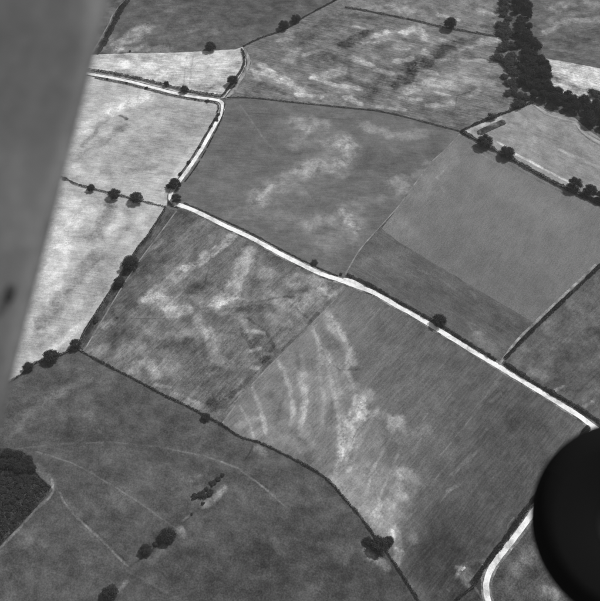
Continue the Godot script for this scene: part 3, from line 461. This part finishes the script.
func tree_kind(salt: int) -> Array:
	# a broad hedgerow tree of height 1 and crown width 1: [trunk mesh, crown mesh]
	var L := Leaves.new()
	L.rng.seed = 100 + salt
	var rng := L.rng
	var st := SurfaceTool.new()
	st.begin(Mesh.PRIMITIVE_TRIANGLES)
	limb(st, Vector3(0, -0.02, 0), Vector3(0.01, 0.2, 0.0), 0.045, 0.033)
	limb(st, Vector3(0.01, 0.2, 0), Vector3(0.0, 0.62, 0.02), 0.033, 0.012)
	var lobes := []
	var count := 19 + salt % 3 * 2
	for i in count:
		var turn := TAU * i * 0.381966 + rng.randf_range(-0.3, 0.3)
		var up := (i + 0.5) / count
		var reach := sqrt(maxf(0.0, 1.0 - pow(absf(up - 0.36) / 0.66, 2.0))) * rng.randf_range(0.30, 0.385)
		var p := Vector3(cos(turn) * reach, 0.26 + up * 0.56, sin(turn) * reach)
		var r := rng.randf_range(0.12, 0.185)
		lobes.append([p, r])
		limb(st, Vector3(0.0, 0.16 + 0.36 * up, 0.0), p, 0.016, 0.006)
	lobes.append([Vector3(0, 0.52, 0), 0.34])
	for l in lobes:
		var centre: Vector3 = l[0]
		var r: float = l[1]
		var tone := rng.randf_range(0.65, 1.5)
		var leaves := int(9000.0 * r * r)
		for k in leaves:
			var d := Vector3(rng.randfn(), rng.randfn(), rng.randfn()).normalized()
			var far := pow(rng.randf(), 0.36) * (1.0 + 0.2 * sin(d.x * 7.0 + salt) * cos(d.z * 6.0 + d.y * 5.0))
			var p := centre + Vector3(d.x * r, d.y * r * 0.9, d.z * r) * far
			if p.y < 0.08:
				continue
			L.leaf(p, rng.randf_range(0.016, 0.032), d, tone * rng.randf_range(0.6, 1.45))
	return [st.commit(), L.mesh()]

func bush_kind(salt: int) -> Array:
	var L := Leaves.new()
	L.rng.seed = 500 + salt
	var rng := L.rng
	var st := SurfaceTool.new()
	st.begin(Mesh.PRIMITIVE_TRIANGLES)
	for i in 7:
		var turn := TAU * i / 7.0 + rng.randf_range(-0.3, 0.3)
		var reach := rng.randf_range(0.1, 0.34)
		var p := Vector3(cos(turn) * reach, rng.randf_range(0.3, 0.62), sin(turn) * reach)
		limb(st, Vector3(cos(turn) * 0.03, -0.02, sin(turn) * 0.03), p, 0.022, 0.008)
		var r := rng.randf_range(0.16, 0.26)
		var tone := rng.randf_range(0.75, 1.25)
		for k in 260:
			var d := Vector3(rng.randfn(), rng.randfn(), rng.randfn()).normalized()
			var q := p + Vector3(d.x * r, d.y * r * 1.25, d.z * r) * pow(rng.randf(), 0.4)
			if q.y < 0.02:
				continue
			L.leaf(q, rng.randf_range(0.025, 0.05), d, tone * rng.randf_range(0.6, 1.45))
	return [st.commit(), L.mesh()]

var tree_meshes := []
var bush_meshes := []

func plant(called: String, kinds: Array, k: int, x: float, z: float, high: float, wide: float, turn: float, mat: Material) -> Node3D:
	var o := thing(called, Vector3(x, 0.1, z))
	o.rotation.y = turn
	o.scale = Vector3(wide, high, wide)
	part("trunk" if called.ends_with("tree") else "stems", kinds[k][0], bark_material, o)
	part("crown" if called.ends_with("tree") else "foliage", kinds[k][1], mat, o)
	return o

func hedge_mesh(line: PackedVector2Array, high: float, wide: float, gap: float, salt: int) -> ArrayMesh:
	var L := Leaves.new()
	L.rng.seed = 900 + salt
	var rng := L.rng
	var wob := FastNoiseLite.new()
	wob.seed = 300 + salt
	wob.frequency = 0.09
	var path := resample(line, 0.5)
	for i in path.size() - 1:
		var a := path[i]
		var b := path[i + 1]
		var side := (b - a).orthogonal().normalized()
		var n1 := wob.get_noise_2d(i * 0.5, 0.0)
		var n2 := wob.get_noise_2d(i * 1.6, 50.0)
		var n3 := wob.get_noise_2d(i * 0.5, 120.0)
		if n3 * 0.5 + 0.5 < gap * 0.85 + 0.08 * signf(gap) and gap > 0.0:
			continue
		var hh := high * (1.0 + 0.65 * n1 + 0.4 * n2)
		var ww := wide * (1.0 + 0.4 * n2 + 0.45 * n3)
		var tone := 1.0 + 0.35 * n2
		var count := int(8.0 + 13.0 * ww * a.distance_to(b) * hh)
		for k in mini(count, 90):
			var u := rng.randf_range(-1, 1)
			var r := 1.0 - 0.45 * u * u
			var up := pow(rng.randf(), 0.55) * r
			var p2 := a.lerp(b, rng.randf()) + side * (u * ww * 0.5 + n2 * 0.25)
			L.leaf(Vector3(p2.x, 0.12 + up * hh, p2.y), rng.randf_range(0.14, 0.30), Vector3(side.x * u, 0.6, side.y * u), tone * rng.randf_range(0.6, 1.45))
	return L.mesh()

func hedges() -> void:
	# label, height, width, gaps, line
	var table := [
	["dark scrubby hedge along the stream at the top left",1.6,5.5,0.15,[-177.9,-623.8,-174.4,-636.1,-170.3,-656.9,-167.4,-675.3,-164.4,-694.3,-159.4,-713.9,-141.4,-813.7]],
	["thick dark hedge on the far side of the upper left road",2.2,2.6,0.0,[-224.6,-612.5,-181.4,-601.4,-165.5,-597.9,-144.3,-591.8,-126.7,-585.7,-111.7,-579.7,-91.8,-572.4,-78.2,-568.5,-64.7,-565.9]],
	["thin gappy hedge on the near side of the upper left road",1.3,1.4,0.03,[-173.8,-590.7,-164.1,-588.0,-146.6,-582.8,-129.0,-576.0,-112.4,-569.4,-97.8,-564.6,-82.6,-560.8,-72.6,-558.8,-67.9,-556.3,-66.7,-550.6,-67.7,-545.5]],
	["ragged hedge on the pale field side of the curving farm track",1.8,2.2,0.1,[-64.7,-565.9,-58.8,-579.0,-52.7,-593.8,-48.6,-607.6,-48.6,-618.8,-51.4,-631.8]],
	["thin dark hedge between the dark grass field and the streaky field",1.4,1.6,0.15,[-50.2,-634.7,-33.8,-647.9,-17.9,-656.9,-7.2,-666.1,4.6,-680.0,18.4,-692.7,30.7,-704.0,42.4,-720.5,101.0,-813.7]],
	["long thin hedge crossing below the streaky field to the hedge corner",1.1,1.2,0.12,[-60.5,-564.6,-45.6,-564.6,-33.1,-563.3,-16.5,-560.4,0,-557.7,24.6,-553.9,41.0,-551.2,61.3,-548.1,81.2,-541.8,104.7,-532.0,128.5,-522.3]],
	["thin hedge along the top field ending at the woodland belt",1.5,1.7,0.05,[41.6,-694.3,48.0,-692.7,64.3,-687.9,86.7,-680.0,108.8,-671.5,130.6,-663.0,152.3,-656.2,175.5,-649.4]],
	["dark hedge from the field corner up to the woodland belt",2.0,2.2,0.0,[128.5,-522.3,140.8,-530.7,153.9,-538.1,171.5,-547.4,184.9,-554.4,193.1,-559.5]],
	["tall dark hedge below the light pasture, with round trees in it",2.6,2.9,0.0,[128.5,-522.3,138.5,-512.8,149.0,-502.8,162.8,-490.8,182.8,-471.9,199.1,-457.9,221.8,-441.2,248.3,-420.0]],
	["thin dark hedge between the two pale fields, with round trees in it",1.5,1.5,0.0,[-284.9,-512.8,-216.2,-486.3,-180.1,-469.7,-170.0,-463.3,-157.9,-458.4,-138.2,-452.1,-118.8,-445.3,-103.4,-440.2,-98.8,-438.6]],
	["hedge on the pale field side of the grassy lane",1.8,1.6,0.1,[-98.8,-438.1,-107.8,-413.2,-116.3,-394.1,-125.1,-369.5,-133.9,-345.2,-140.9,-325.4,-143.0,-314.2]],
	["short hedge joining round trees beside the wing strut's lower end",1.4,1.5,0.1,[-217.7,-256.0,-177.6,-290.4,-172.8,-298.0,-160.1,-304.9,-152.8,-307.2,-145.3,-312.6,-140.3,-309.5]],
	["long dark hedge curving along the top of the rough pasture",1.3,1.5,0.05,[-140.3,-309.5,-131.1,-304.1,-120.7,-298.0,-110.4,-292.3,-96.9,-284.5,-83.6,-276.5,-70.7,-270.0,-57.9,-262.3,-47.2,-256.0,-35.9,-247.9,-25.0,-244.2,-14.8,-239.2,-2.9,-232.6,8.7,-225.5,17.3,-218.6,25.6,-208.0,32.7,-199.0,38.9,-189.5,44.0,-181.5,50.0,-172.4,56.3,-161.5,62.3,-150.8,68.6,-139.4]],
	["thin low hedge on the far side of the middle of the white road",1.0,1.1,0.08,[-85.9,-442.7,-73.6,-436.1,-54.5,-424.5,-35.9,-413.2,-17.7,-400.2,0,-388.0,13.9,-379.3,26.2,-372.6]],
	["dark hedge along the white road below the darker wedge of crop",1.9,2.4,0.0,[32.4,-373.5,41.2,-368.6,49.2,-363.3,57.6,-356.7,73.6,-344.4,92.2,-330.3,110.1,-315.0,125.2,-302.6]],
	["thick dark hedge between white road and mottled field at right",2.1,3.0,0.0,[129.9,-300.3,138.8,-292.1,152.6,-280.8,166.2,-270.7,176.6,-261.9,182.2,-256.7,201.5,-239.2]],
	["dark hedge climbing to the right edge from the white road",2.0,2.5,0.0,[248.3,-420.0,208.9,-382.1,191.5,-365.0,174.7,-348.6,156.1,-330.3,142.7,-316.6,131.1,-304.1]],
	["dark hedge beside the road at bottom right, partly behind the wheel",2.1,3.0,0.0,[174.1,-254.6,158.6,-237.1,145.8,-221.6,132.9,-207.4,122.4,-195.3,112.1,-182.5,102.4,-171.8,92.1,-159.2]],
	["short hedge round the small field corner at the bottom edge",1.4,1.5,0.0,[92.9,-158.2,84.7,-152.4,78.9,-147.7,69.7,-139.4]],
	["gappy bushy hedge on the pale striped field side of the steep road",1.3,1.3,0.25,[-68.1,-539.9,-74.8,-518.7,-80.6,-501.1,-86.7,-484.1,-91.8,-471.9]],
	["low broken hedge on the grass field side of the steep road",0.9,0.9,0.3,[-61.8,-556.9,-63.2,-539.3,-69.1,-516.3,-74.8,-496.5,-81.2,-478.5,-87.0,-465.4]],
	["short dark hedge on the upper edge of the bramble plot",1.1,1.1,0.0,[-157.7,-227.4,-150.6,-221.1,-143.1,-214.5]]]
	for t in table.size():
		var h: Array = table[t]
		var o := part("hedge", hedge_mesh(points(h[4]), h[1], h[2], h[3], t), hedge_material, self)
		tag(o, h[0], "hedge", "field and roadside hedges")

func trees() -> void:
	for k in 6:
		tree_meshes.append(tree_kind(k))
	for k in 4:
		bush_meshes.append(bush_kind(k))
	var rng := RandomNumberGenerator.new()
	rng.seed = 4
	# label, x, z, height, crown width, kind
	var table := [
	["small round tree in the hedge above the upper left road, nearest the road bend",-96.0,-572.0,6.2,7.1,0],
	["smallest tree rising from the hedge above the upper left road",-111.9,-580.2,4.9,4.6,1],
	["dark round tree on the top edge of the very pale field",-78.1,-630.0,7.9,10.0,2],
	["dark tree beside the curving farm track at the pale field's corner",-56.5,-582.0,9.0,9.6,1],
	["larger of the two trees on the dark top left field's hedge",-14.3,-661.7,8.2,9.8,3],
	["smaller of the two trees on the dark top left field's hedge",-3.6,-672.5,7.1,8.6,0],
	["lone tall tree on the thin hedge along the top field",134.4,-661.5,12.1,11.2,2],
	["smallest of the round trees in the hedge between the pale fields",-156.3,-456.5,5.3,6.4,0],
	["middle round tree of the hedge between the pale fields",-137.5,-449.0,7.5,9.6,1],
	["largest round tree of the hedge between the pale fields, nearest the junction",-121.0,-445.0,8.1,10.3,3],
	["dark tree overhanging the bend where the steep road meets the white road",-93.6,-459.7,8.1,9.7,2],
	["bushy tree on the inside of the white road's sharp bend",-91.6,-444.9,6.4,7.8,0],
	["large round tree on the grassy lane",-117.4,-380.8,9.5,12.1,1],
	["smaller round tree below the large one on the grassy lane",-123.3,-365.8,6.1,7.8,3],
	["round tree at the bottom end of the grassy lane",-144.4,-313.3,6.4,7.7,0],
	["largest round tree of the hedge near the wing strut's lower end",-158.5,-303.8,8.0,10.2,2],
	["round tree closest to the wing strut at the pale field's bottom corner",-171.7,-296.4,5.4,6.9,1],
	["small tree in the hedge above the rough pasture",-57.0,-260.3,3.9,5.8,3],
	["lone round tree beside the white road below the darker wedge of crop",91.5,-331.9,7.9,9.5,2],
	["tree beside the manure heap in the hedge of the light pasture",144.5,-505.6,10.4,12.5,1],
	["second tree from the field corner in the hedge of the light pasture",159.9,-493.5,9.7,11.6,3],
	["tree left of the pair near the right edge in the light pasture's hedge",205.2,-458.0,10.2,11.6,0],
	["tree in the light pasture's hedge right of the pair near the right edge",215.8,-452.0,8.7,10.4,2],
	["tree of the light pasture's hedge cut by the right edge of the photo",223.1,-446.1,8.0,9.6,1],
	["broad dark tree in the long curving hedge at the bottom",43.0,-179.1,8.1,10.3,3],
	["smaller tree pressed against the broad dark tree of the curving hedge",48.8,-182.2,4.4,6.0,0],
	["low tree on the left flank of the broad dark tree of the curving hedge",37.4,-182.5,3.2,5.5,1],
	["large round tree standing in the rough pasture",-72.8,-185.0,7.3,9.3,2],
	["smaller round tree left of the large one in the rough pasture",-84.2,-177.0,5.0,6.8,0],
	["dark tree cut by the bottom edge in the rough pasture",-100.3,-153.2,7.0,8.9,3]]
	for t in table:
		var o := plant("tree", tree_meshes, t[5], t[1], t[2], t[3], t[4] * 1.12, rng.randf() * TAU, leaf_material)
		tag(o, t[0], "tree", "trees standing in hedges and pasture")
	var low := [
	["bush in the hedge at the wing strut's edge",-178.5,-468.5,2.2,3.8,0],
	["small bush in the hedge running down the grassy lane",-134.7,-333.8,2.3,4.0,1],
	["ragged bush on the white road's far verge above the road fork",9.8,-384.3,3.1,5.2,2],
	["bush at the gateway where the field track meets the road",28.3,-374.1,1.6,2.8,0],
	["dark bush in the hedge leading up to the woodland belt, lower one",154.9,-537.7,5.2,8.9,1],
	["dark bush in the hedge leading up to the woodland belt, upper one",179.1,-553.6,6.7,11.4,2],
	["bush on the west side of the tree at the road bend",-98.8,-459.4,3.1,5.3,0],
	["uppermost of the bushes beside the steep road",-66.5,-542.1,2.4,4.1,1],
	["second bush from the top beside the steep road",-67.8,-536.4,2.6,4.4,2],
	["third bush from the top beside the steep road",-71.3,-528.2,2.1,3.6,0],
	["bush halfway down the steep road",-78.8,-503.6,1.6,2.7,1],
	["bush on the lower part of the steep road",-86.0,-486.2,2.0,3.5,2],
	["lowest bush beside the steep road above the bend tree",-91.4,-473.5,2.0,3.4,0],
	["leftmost bush in the gappy hedge beside the upper left road",-162.9,-589.0,1.5,2.5,1],
	["second bush from the left in the gappy hedge of the upper left road",-146.1,-583.7,1.3,2.2,2],
	["third bush from the left in the gappy hedge of the upper left road",-128.5,-576.9,2.0,3.3,0],
	["fourth bush from the left in the gappy hedge of the upper left road",-86.4,-562.1,1.4,2.5,1],
	["bush in the gappy hedge nearest the upper road junction",-76.3,-559.9,2.2,3.7,2],
	["lone bush on the dark field's lower edge at top left",-148.6,-627.7,1.5,2.6,0],
	["left bush of the thorn clump in the rough pasture",-59.5,-209.2,2.7,4.6,1],
	["second bush from the left of the thorn clump in the rough pasture",-55.8,-210.0,3.2,5.4,2],
	["third bush from the left of the thorn clump in the rough pasture",-51.4,-211.3,2.8,4.9,0],
	["bush just above the middle of the thorn clump in the rough pasture",-53.9,-213.7,2.0,3.4,1],
	["fourth bush from the left of the thorn clump in the rough pasture",-50.1,-217.6,2.4,4.0,2],
	["fifth bush from the left of the thorn clump in the rough pasture",-47.4,-220.2,2.2,3.8,0],
	["rightmost bush of the thorn clump in the rough pasture",-44.9,-222.5,1.7,2.9,1],
	["small bush trailing below the thorn clump in the rough pasture",-55.0,-205.0,1.3,2.3,2],
	["lowest small bush trailing below the thorn clump",-60.8,-198.7,1.1,1.7,0],
	["low bush between the two round trees in the rough pasture",-79.1,-181.2,2.2,3.8,1],
	["low bush beside the two white stones at the field corner",94.2,-161.2,1.2,2.1,2]]
	for t in low:
		var o := plant("bush", bush_meshes, t[5], t[1], t[2], t[3], t[4] * 1.1, rng.randf() * TAU, bush_material)
		tag(o, t[0], "bush", "bushes by roads and hedges")
	var belt: Array = [201.6,-734.8,201.4,-592.3,192.9,-595.3,206.5,-570.2,249.6,-521.3,204.9,-640.4,200.2,-696.9,195.6,-620.3,259.9,-537.4,208.4,-719.7,204.8,-660.8,193.3,-611.0,206.7,-698.5,204.5,-705.8,232.9,-536.9,207.8,-602.4,205.3,-771.1,207.5,-677.5,206.1,-610.8,223.8,-546.8,271.8,-528.9,198.6,-669.6,204.7,-627.6,242.1,-533.9,249.9,-530.4,264.4,-504.3,208.6,-686.1,210.0,-744.1,266.6,-525.0,234.1,-545.6,199.5,-751.2,197.5,-639.9,204.8,-757.7,257.9,-516.6,211.6,-775.3,196.0,-655.6,241.9,-525.4,209.4,-692.6,193.2,-588.6,208.7,-731.8,247.4,-541.8,192.6,-577.2,210.2,-555.7,241.6,-552.7,248.1,-514.8,201.4,-763.9,200.0,-560.9,239.0,-540.1,196.8,-627.2,201.1,-721.9,199.2,-580.8,223.4,-557.6,209.4,-562.5,211.4,-763.0,208.7,-595.2,212.7,-568.0,204.8,-576.4,206.4,-713.6,191.7,-634.6,212.8,-752.8,197.6,-685.8,201.5,-648.0,198.7,-571.7,196.4,-603.0,233.2,-530.5,265.2,-510.7,193.7,-565.4,232.1,-555.9,242.0,-546.0,199.3,-714.7,203.6,-743.0,255.1,-508.9,206.3,-587.1,266.1,-533.3,200.5,-615.2,198.3,-728.7,188.9,-600.7,253.4,-535.7,259.9,-528.0,199.5,-608.9,198.2,-662.9,217.3,-548.4,203.3,-689.7,216.1,-558.6,187.7,-584.0,220.8,-563.8,194.4,-649.0]
	for i in range(0, belt.size(), 2):
		var wide := rng.randf_range(8.0, 12.5)
		var o := plant("woodland_tree", tree_meshes, rng.randi() % 6, belt[i], belt[i + 1], wide * rng.randf_range(0.75, 1.05), wide, rng.randf() * TAU, leaf_material)
		tag(o, "dark leafy tree crowded in the woodland belt at the top right", "tree", "trees of the woodland belt")
	var fringe: Array = [190.2,-694.3,185.6,-681.6,189.2,-675.3,185.1,-666.1,186.4,-650.9,181.0,-639.1,186.3,-633.2,179.8,-602.0,179.9,-585.7,182.4,-580.4,180.9,-565.9,184.7,-563.3,182.8,-610.4,178.8,-653.9,180.3,-664.5,186.5,-687.9,189.3,-700.8,181.9,-645.0,178.0,-630.3,170.7,-616.0,174.6,-613.2,178.1,-607.6,173.1,-591.1,176.1,-583.0,177.8,-572.4,173.0,-568.5,183.2,-596.6,186.0,-660.0,183.2,-618.8,243.5,-571.1,246.5,-565.9]
	for i in range(0, fringe.size(), 2):
		var wide := rng.randf_range(8.0, 14.0)
		var o := plant("fringe_bush", bush_meshes, rng.randi() % 4, fringe[i], fringe[i + 1], wide * 0.42, wide, rng.randf() * TAU, bush_material)
		tag(o, "low spreading bush on the fringe of the woodland belt", "bush", "bushes fringing the woodland belt")
	var clump_labels := ["tree at the top left of the clump above the bramble plot", "tree at the top middle of the clump above the bramble plot", "tree on the upper right shoulder of the clump above the bramble plot", "tree in the middle of the clump above the bramble plot", "tree on the lower side of the clump above the bramble plot", "smallest tree, rightmost of the clump above the bramble plot", "tree at the photo's left edge in the clump above the bramble plot"]
	var clump: Array = [-172.1,-235.7,5.0,6.5,-165.9,-234.3,5.5,7.0,-159.4,-231.1,5.5,7.0,-167.7,-229.1,5.5,7.0,-161.3,-226.4,5.9,7.5,-155.7,-226.3,4.1,5.2,-173.0,-229.1,5.5,7.0]
	for i in range(0, clump.size(), 4):
		var o := plant("clump_tree", tree_meshes, rng.randi() % 6, clump[i], clump[i + 1], clump[i + 2], clump[i + 3] * 1.1, rng.randf() * TAU, leaf_material)
		tag(o, clump_labels[i / 4], "tree", "trees of the clump at the left edge")
	# the bramble plot: low tangled growth that reads as one mass
	var poly := points([-215.8,-248.5,-177.5,-237.9,-166.8,-226.2,-157.4,-226.2,-149.8,-219.8,-143.5,-213.9,-146.0,-208.6,-150.0,-202.6,-156.8,-191.9,-165.0,-180.9,-189.4,-147.7])
	var L := Leaves.new()
	L.rng.seed = 61
	var wob := FastNoiseLite.new()
	wob.seed = 8
	wob.frequency = 0.12
	var box := Rect2(poly[0], Vector2.ZERO)
	for p in poly:
		box = box.expand(p)
	var spots: Array = [-160.4,-191.0,-168.9,-188.9,-150.0,-213.6,-161.0,-222.0,-155.7,-202.4,-166.6,-202.0,-174.0,-220.3,-172.4,-216.5,-171.9,-200.9,-161.0,-215.7,-177.7,-227.2,-167.0,-184.8,-163.2,-202.3,-170.2,-223.9,-162.6,-206.8,-173.7,-209.2,-167.9,-197.5,-158.6,-198.9,-156.0,-213.6,-160.0,-209.1,-164.7,-221.2,-164.4,-192.8,-172.8,-204.2,-163.1,-212.8,-151.4,-207.4,-169.8,-219.2,-155.5,-217.8,-156.0,-205.5,-168.3,-192.2,-163.5,-189.4,-169.2,-212.6,-154.7,-221.0,-166.9,-209.1,-151.3,-218.5,-170.5,-195.5,-154.6,-198.9,-154.0,-210.2,-166.1,-216.1,-159.4,-195.0,-163.7,-198.0,-159.4,-203.5,-175.7,-224.4,-157.9,-222.2,-145.0,-213.9,-169.4,-206.6,-149.5,-210.4,-169.6,-203.2,-175.0,-213.2,-156.3,-195.9,-167.0,-223.3,-158.7,-212.0,-175.7,-217.0,-166.5,-205.4,-152.9,-204.5,-158.4,-218.9,-147.9,-216.1,-167.5,-181.4,-162.0,-219.0]
	for i in range(0, spots.size(), 2):
		var wide := rng.randf_range(3.0, 5.2)
		var o := plant("bramble_bush", bush_meshes, rng.randi() % 4, spots[i], spots[i + 1], wide * rng.randf_range(0.35, 0.6), wide, rng.randf() * TAU, leaf_material)
		tag(o, "low dark bush in the bramble plot at the left edge", "bush", "bushes of the bramble plot")
	for k in 60000:
		var p := Vector2(L.rng.randf_range(box.position.x, box.end.x), L.rng.randf_range(box.position.y, box.end.y))
		if not Geometry2D.is_point_in_polygon(p, poly):
			continue
		var n := wob.get_noise_2d((p.x + p.y) * 1.1, (p.x - p.y) * 2.6)
		if n < -0.3:
			continue
		L.leaf(Vector3(p.x, 0.3 + (0.35 + n) * 2.8 * pow(L.rng.randf(), 0.5), p.y), L.rng.randf_range(0.16, 0.36), Vector3.UP * 0.7, (1.0 + n) * L.rng.randf_range(0.5, 1.5))
	var s := part("bramble_scrub", L.mesh(), bush_material, self)
	tag(s, "dark tangled bramble scrub filling the plot at the left edge", "scrub", "", "stuff")

# ---------------------------------------------------------------- small things

func lump(st: SurfaceTool, centre: Vector3, ax: Vector3, az: Vector3, high: float, salt: int, n_round: int, n_up: int, square := 0.4) -> void:
	# a heap: rounded plan, uneven flanks
	var wob := FastNoiseLite.new()
	wob.seed = salt
	wob.frequency = 1.7
	var ring := []
	for j in n_up + 1:
		var up := float(j) / n_up
		var row := []
		for i in n_round:
			var a := TAU * i / n_round
			var cx := signf(cos(a)) * pow(absf(cos(a)), square)
			var cz := signf(sin(a)) * pow(absf(sin(a)), square)
			var k := pow(cos(up * PI * 0.5), 0.7) * (1.0 + 0.22 * wob.get_noise_3d(cx * 2.0, up, cz * 2.0))
			row.append(centre + ax * cx * k + az * cz * k + Vector3.UP * high * sin(up * PI * 0.5) * (1.0 + 0.35 * wob.get_noise_3d(cx * 3.0, 7.0, cz * 3.0)))
		ring.append(row)
	for j in n_up:
		for i in n_round:
			var k := (i + 1) % n_round
			for p in [ring[j][i], ring[j][k], ring[j + 1][k], ring[j][i], ring[j + 1][k], ring[j + 1][i]]:
				st.add_vertex(p)

func small_things() -> void:
	var h: Array = [141.9,-520.5,165.5,-535.0]
	var a := Vector3(h[0], 0.15, h[1])
	var b := Vector3(h[2], 0.15, h[3])
	var st := SurfaceTool.new()
	st.begin(Mesh.PRIMITIVE_TRIANGLES)
	var along := (b - a) * 0.5
	lump(st, (a + b) * 0.5, along, along.cross(Vector3.UP).normalized() * 3.0, 1.0, 3, 64, 7)
	st.generate_normals()
	var heap := part("manure_heap", st.commit(), speckled(76, 16, 18, 71, 24.0), self)
	tag(heap, "long dark manure heap lying in the corner of the light pasture", "heap")
	var s: Array = [88.4,-167.7,99.8,-170.5]
	for i in 2:
		var t := SurfaceTool.new()
		t.begin(Mesh.PRIMITIVE_TRIANGLES)
		var c := Vector3(s[i * 2], 0.15, s[i * 2 + 1])
		lump(t, c, Vector3(1.0, 0, -0.8) if i == 0 else Vector3(0.9, 0, -1.1), Vector3(0.45, 0, 0.5), 0.6, 20 + i, 18, 4, 0.95)
		lump(t, c + Vector3(-1.0, 0, 0.9), Vector3(0.6, 0, -0.3), Vector3(0.3, 0, 0.5), 0.4, 25 + i, 14, 4, 0.95)
		t.generate_normals()
		var o := part("stone_pile", t.commit(), speckled(160, 30, 24, 75 + i, 6.0), self)
		tag(o, ["small pale stone pile in the worn field corner, left of two", "small pale stone pile against the roadside hedge, right of two"][i], "stones", "stone piles in the field corner")

# ---------------------------------------------------------------- the aircraft

func lathe(profile: Array, n: int) -> ArrayMesh:
	# profile [radius, along the axle (z)]
	var st := SurfaceTool.new()
	st.begin(Mesh.PRIMITIVE_TRIANGLES)
	for i in n:
		var a0 := TAU * i / n
		var a1 := TAU * (i + 1) / n
		for k in profile.size() - 1:
			var p: Array = profile[k]
			var q: Array = profile[k + 1]
			var v := [Vector3(cos(a0) * p[0], sin(a0) * p[0], p[1]), Vector3(cos(a1) * p[0], sin(a1) * p[0], p[1]), Vector3(cos(a1) * q[0], sin(a1) * q[0], q[1]), Vector3(cos(a0) * q[0], sin(a0) * q[0], q[1])]
			for m in [0, 1, 2, 0, 2, 3]:
				st.set_smooth_group(0)
				st.add_vertex(v[m])
	st.generate_normals()
	return st.commit()

func speckled_paint(tone: float) -> StandardMaterial3D:
	# worn grey paint with smears of oil and dust
	var m := ground_material(tone_map(Vector2.ZERO, Vector2(60, 60), 128, 128, tone, 1.2, 10.0, 0.0, 3.0, [], 90))
	m.uv1_triplanar = true
	m.uv1_scale = Vector3.ONE * 1.6
	m.roughness = 0.3
	m.metallic_specular = 0.6
	return m

func aircraft() -> void:
	var base: Vector3 = Vector3(0.740, 448.224, -0.764)
	var plane := thing("light_aircraft", base)
	tag(plane, "light aircraft close by: blurred grey wing strut at left, black wheel at bottom right", "aircraft")
	# the wing strut: a streamlined tube
	var a: Vector3 = Vector3(-0.273, 449.640, -1.342)
	var b: Vector3 = Vector3(-0.791, 448.386, -0.209)
	var eye := Vector3(0, 450, 0)
	var along := (b - a).normalized()
	var face := ((eye - (a + b) * 0.5) - along * (eye - (a + b) * 0.5).dot(along)).normalized()
	var across := along.cross(face).normalized()
	if across.x < 0.0:
		across = -across
	var tilt := deg_to_rad(-50.0)
	var wide := across * cos(tilt) - face * sin(tilt)
	var thick := face * cos(tilt) + across * sin(tilt)
	var st := SurfaceTool.new()
	st.begin(Mesh.PRIMITIVE_TRIANGLES)
	var n := 40
	var section := []
	for i in n:
		var t := TAU * i / n
		var u := cos(t)
		var w := signf(sin(t)) * pow(absf(sin(t)), 0.6)
		section.append(wide * u * 0.17 + thick * w * 0.030)
	for i in n:
		var p: Vector3 = section[i]
		var q: Vector3 = section[(i + 1) % n]
		for v in [a + p, b + p, b + q, a + p, b + q, a + q]:
			st.set_smooth_group(0)
			st.add_vertex(v - base)
	st.generate_normals()
	var paint := speckled_paint(139.0)
	part("wing_strut", st.commit(), paint, plane)
	var stud := CapsuleMesh.new()
	stud.radius = 0.0065
	stud.height = 0.026
	stud.radial_segments = 16
	stud.rings = 4
	var r := part("strut_bolt", stud, matte(0.05, 0.5), plane)
	r.position = a.lerp(b, 0.465) + wide * 0.17 * 0.90 + thick * 0.030 * 0.64 - base
	r.basis = Basis(across, along, across.cross(along))
	# the wheel, its axle turned towards the cabin
	var wheel := Node3D.new()
	wheel.name = "wheel"
	plane.add_child(wheel)
	var axle := (eye - base).normalized().rotated(Vector3.UP, 0.12)
	var ux := axle.cross(Vector3.UP).normalized()
	wheel.basis = Basis(ux, axle.cross(ux), axle)
	var tyre := []
	for i in 25:
		var t := PI * (0.06 + 0.88 * i / 24.0)
		var rr := 0.145 + 0.078 * pow(sin(t), 0.8)
		if i in [9, 12, 15]:
			rr -= 0.006
		tyre.append([rr, 0.079 * signf(cos(t)) * pow(absf(cos(t)), 0.75)])
	tyre.push_front([0.085, 0.060])
	tyre.append([0.085, -0.060])
	var rubber := matte(0.009, 0.9)
	rubber.metallic_specular = 0.15
	part("tyre", lathe(tyre, 72), rubber, wheel)
	part("rim", lathe([[0.004, 0.052], [0.03, 0.056], [0.034, 0.035], [0.07, 0.030], [0.08, 0.056], [0.0865, 0.058], [0.0865, -0.058], [0.07, -0.03], [0.004, -0.04]], 48), matte(0.008, 0.6), wheel)
	var leg := SurfaceTool.new()
	leg.begin(Mesh.PRIMITIVE_TRIANGLES)
	var hub := axle * -0.09
	var root := hub + Vector3(0.55, 0.75, 0.35)
	limb(leg, hub - Vector3(0, 0, 0), root, 0.022, 0.035)
	part("landing_gear_leg", leg.commit(), paint, plane)
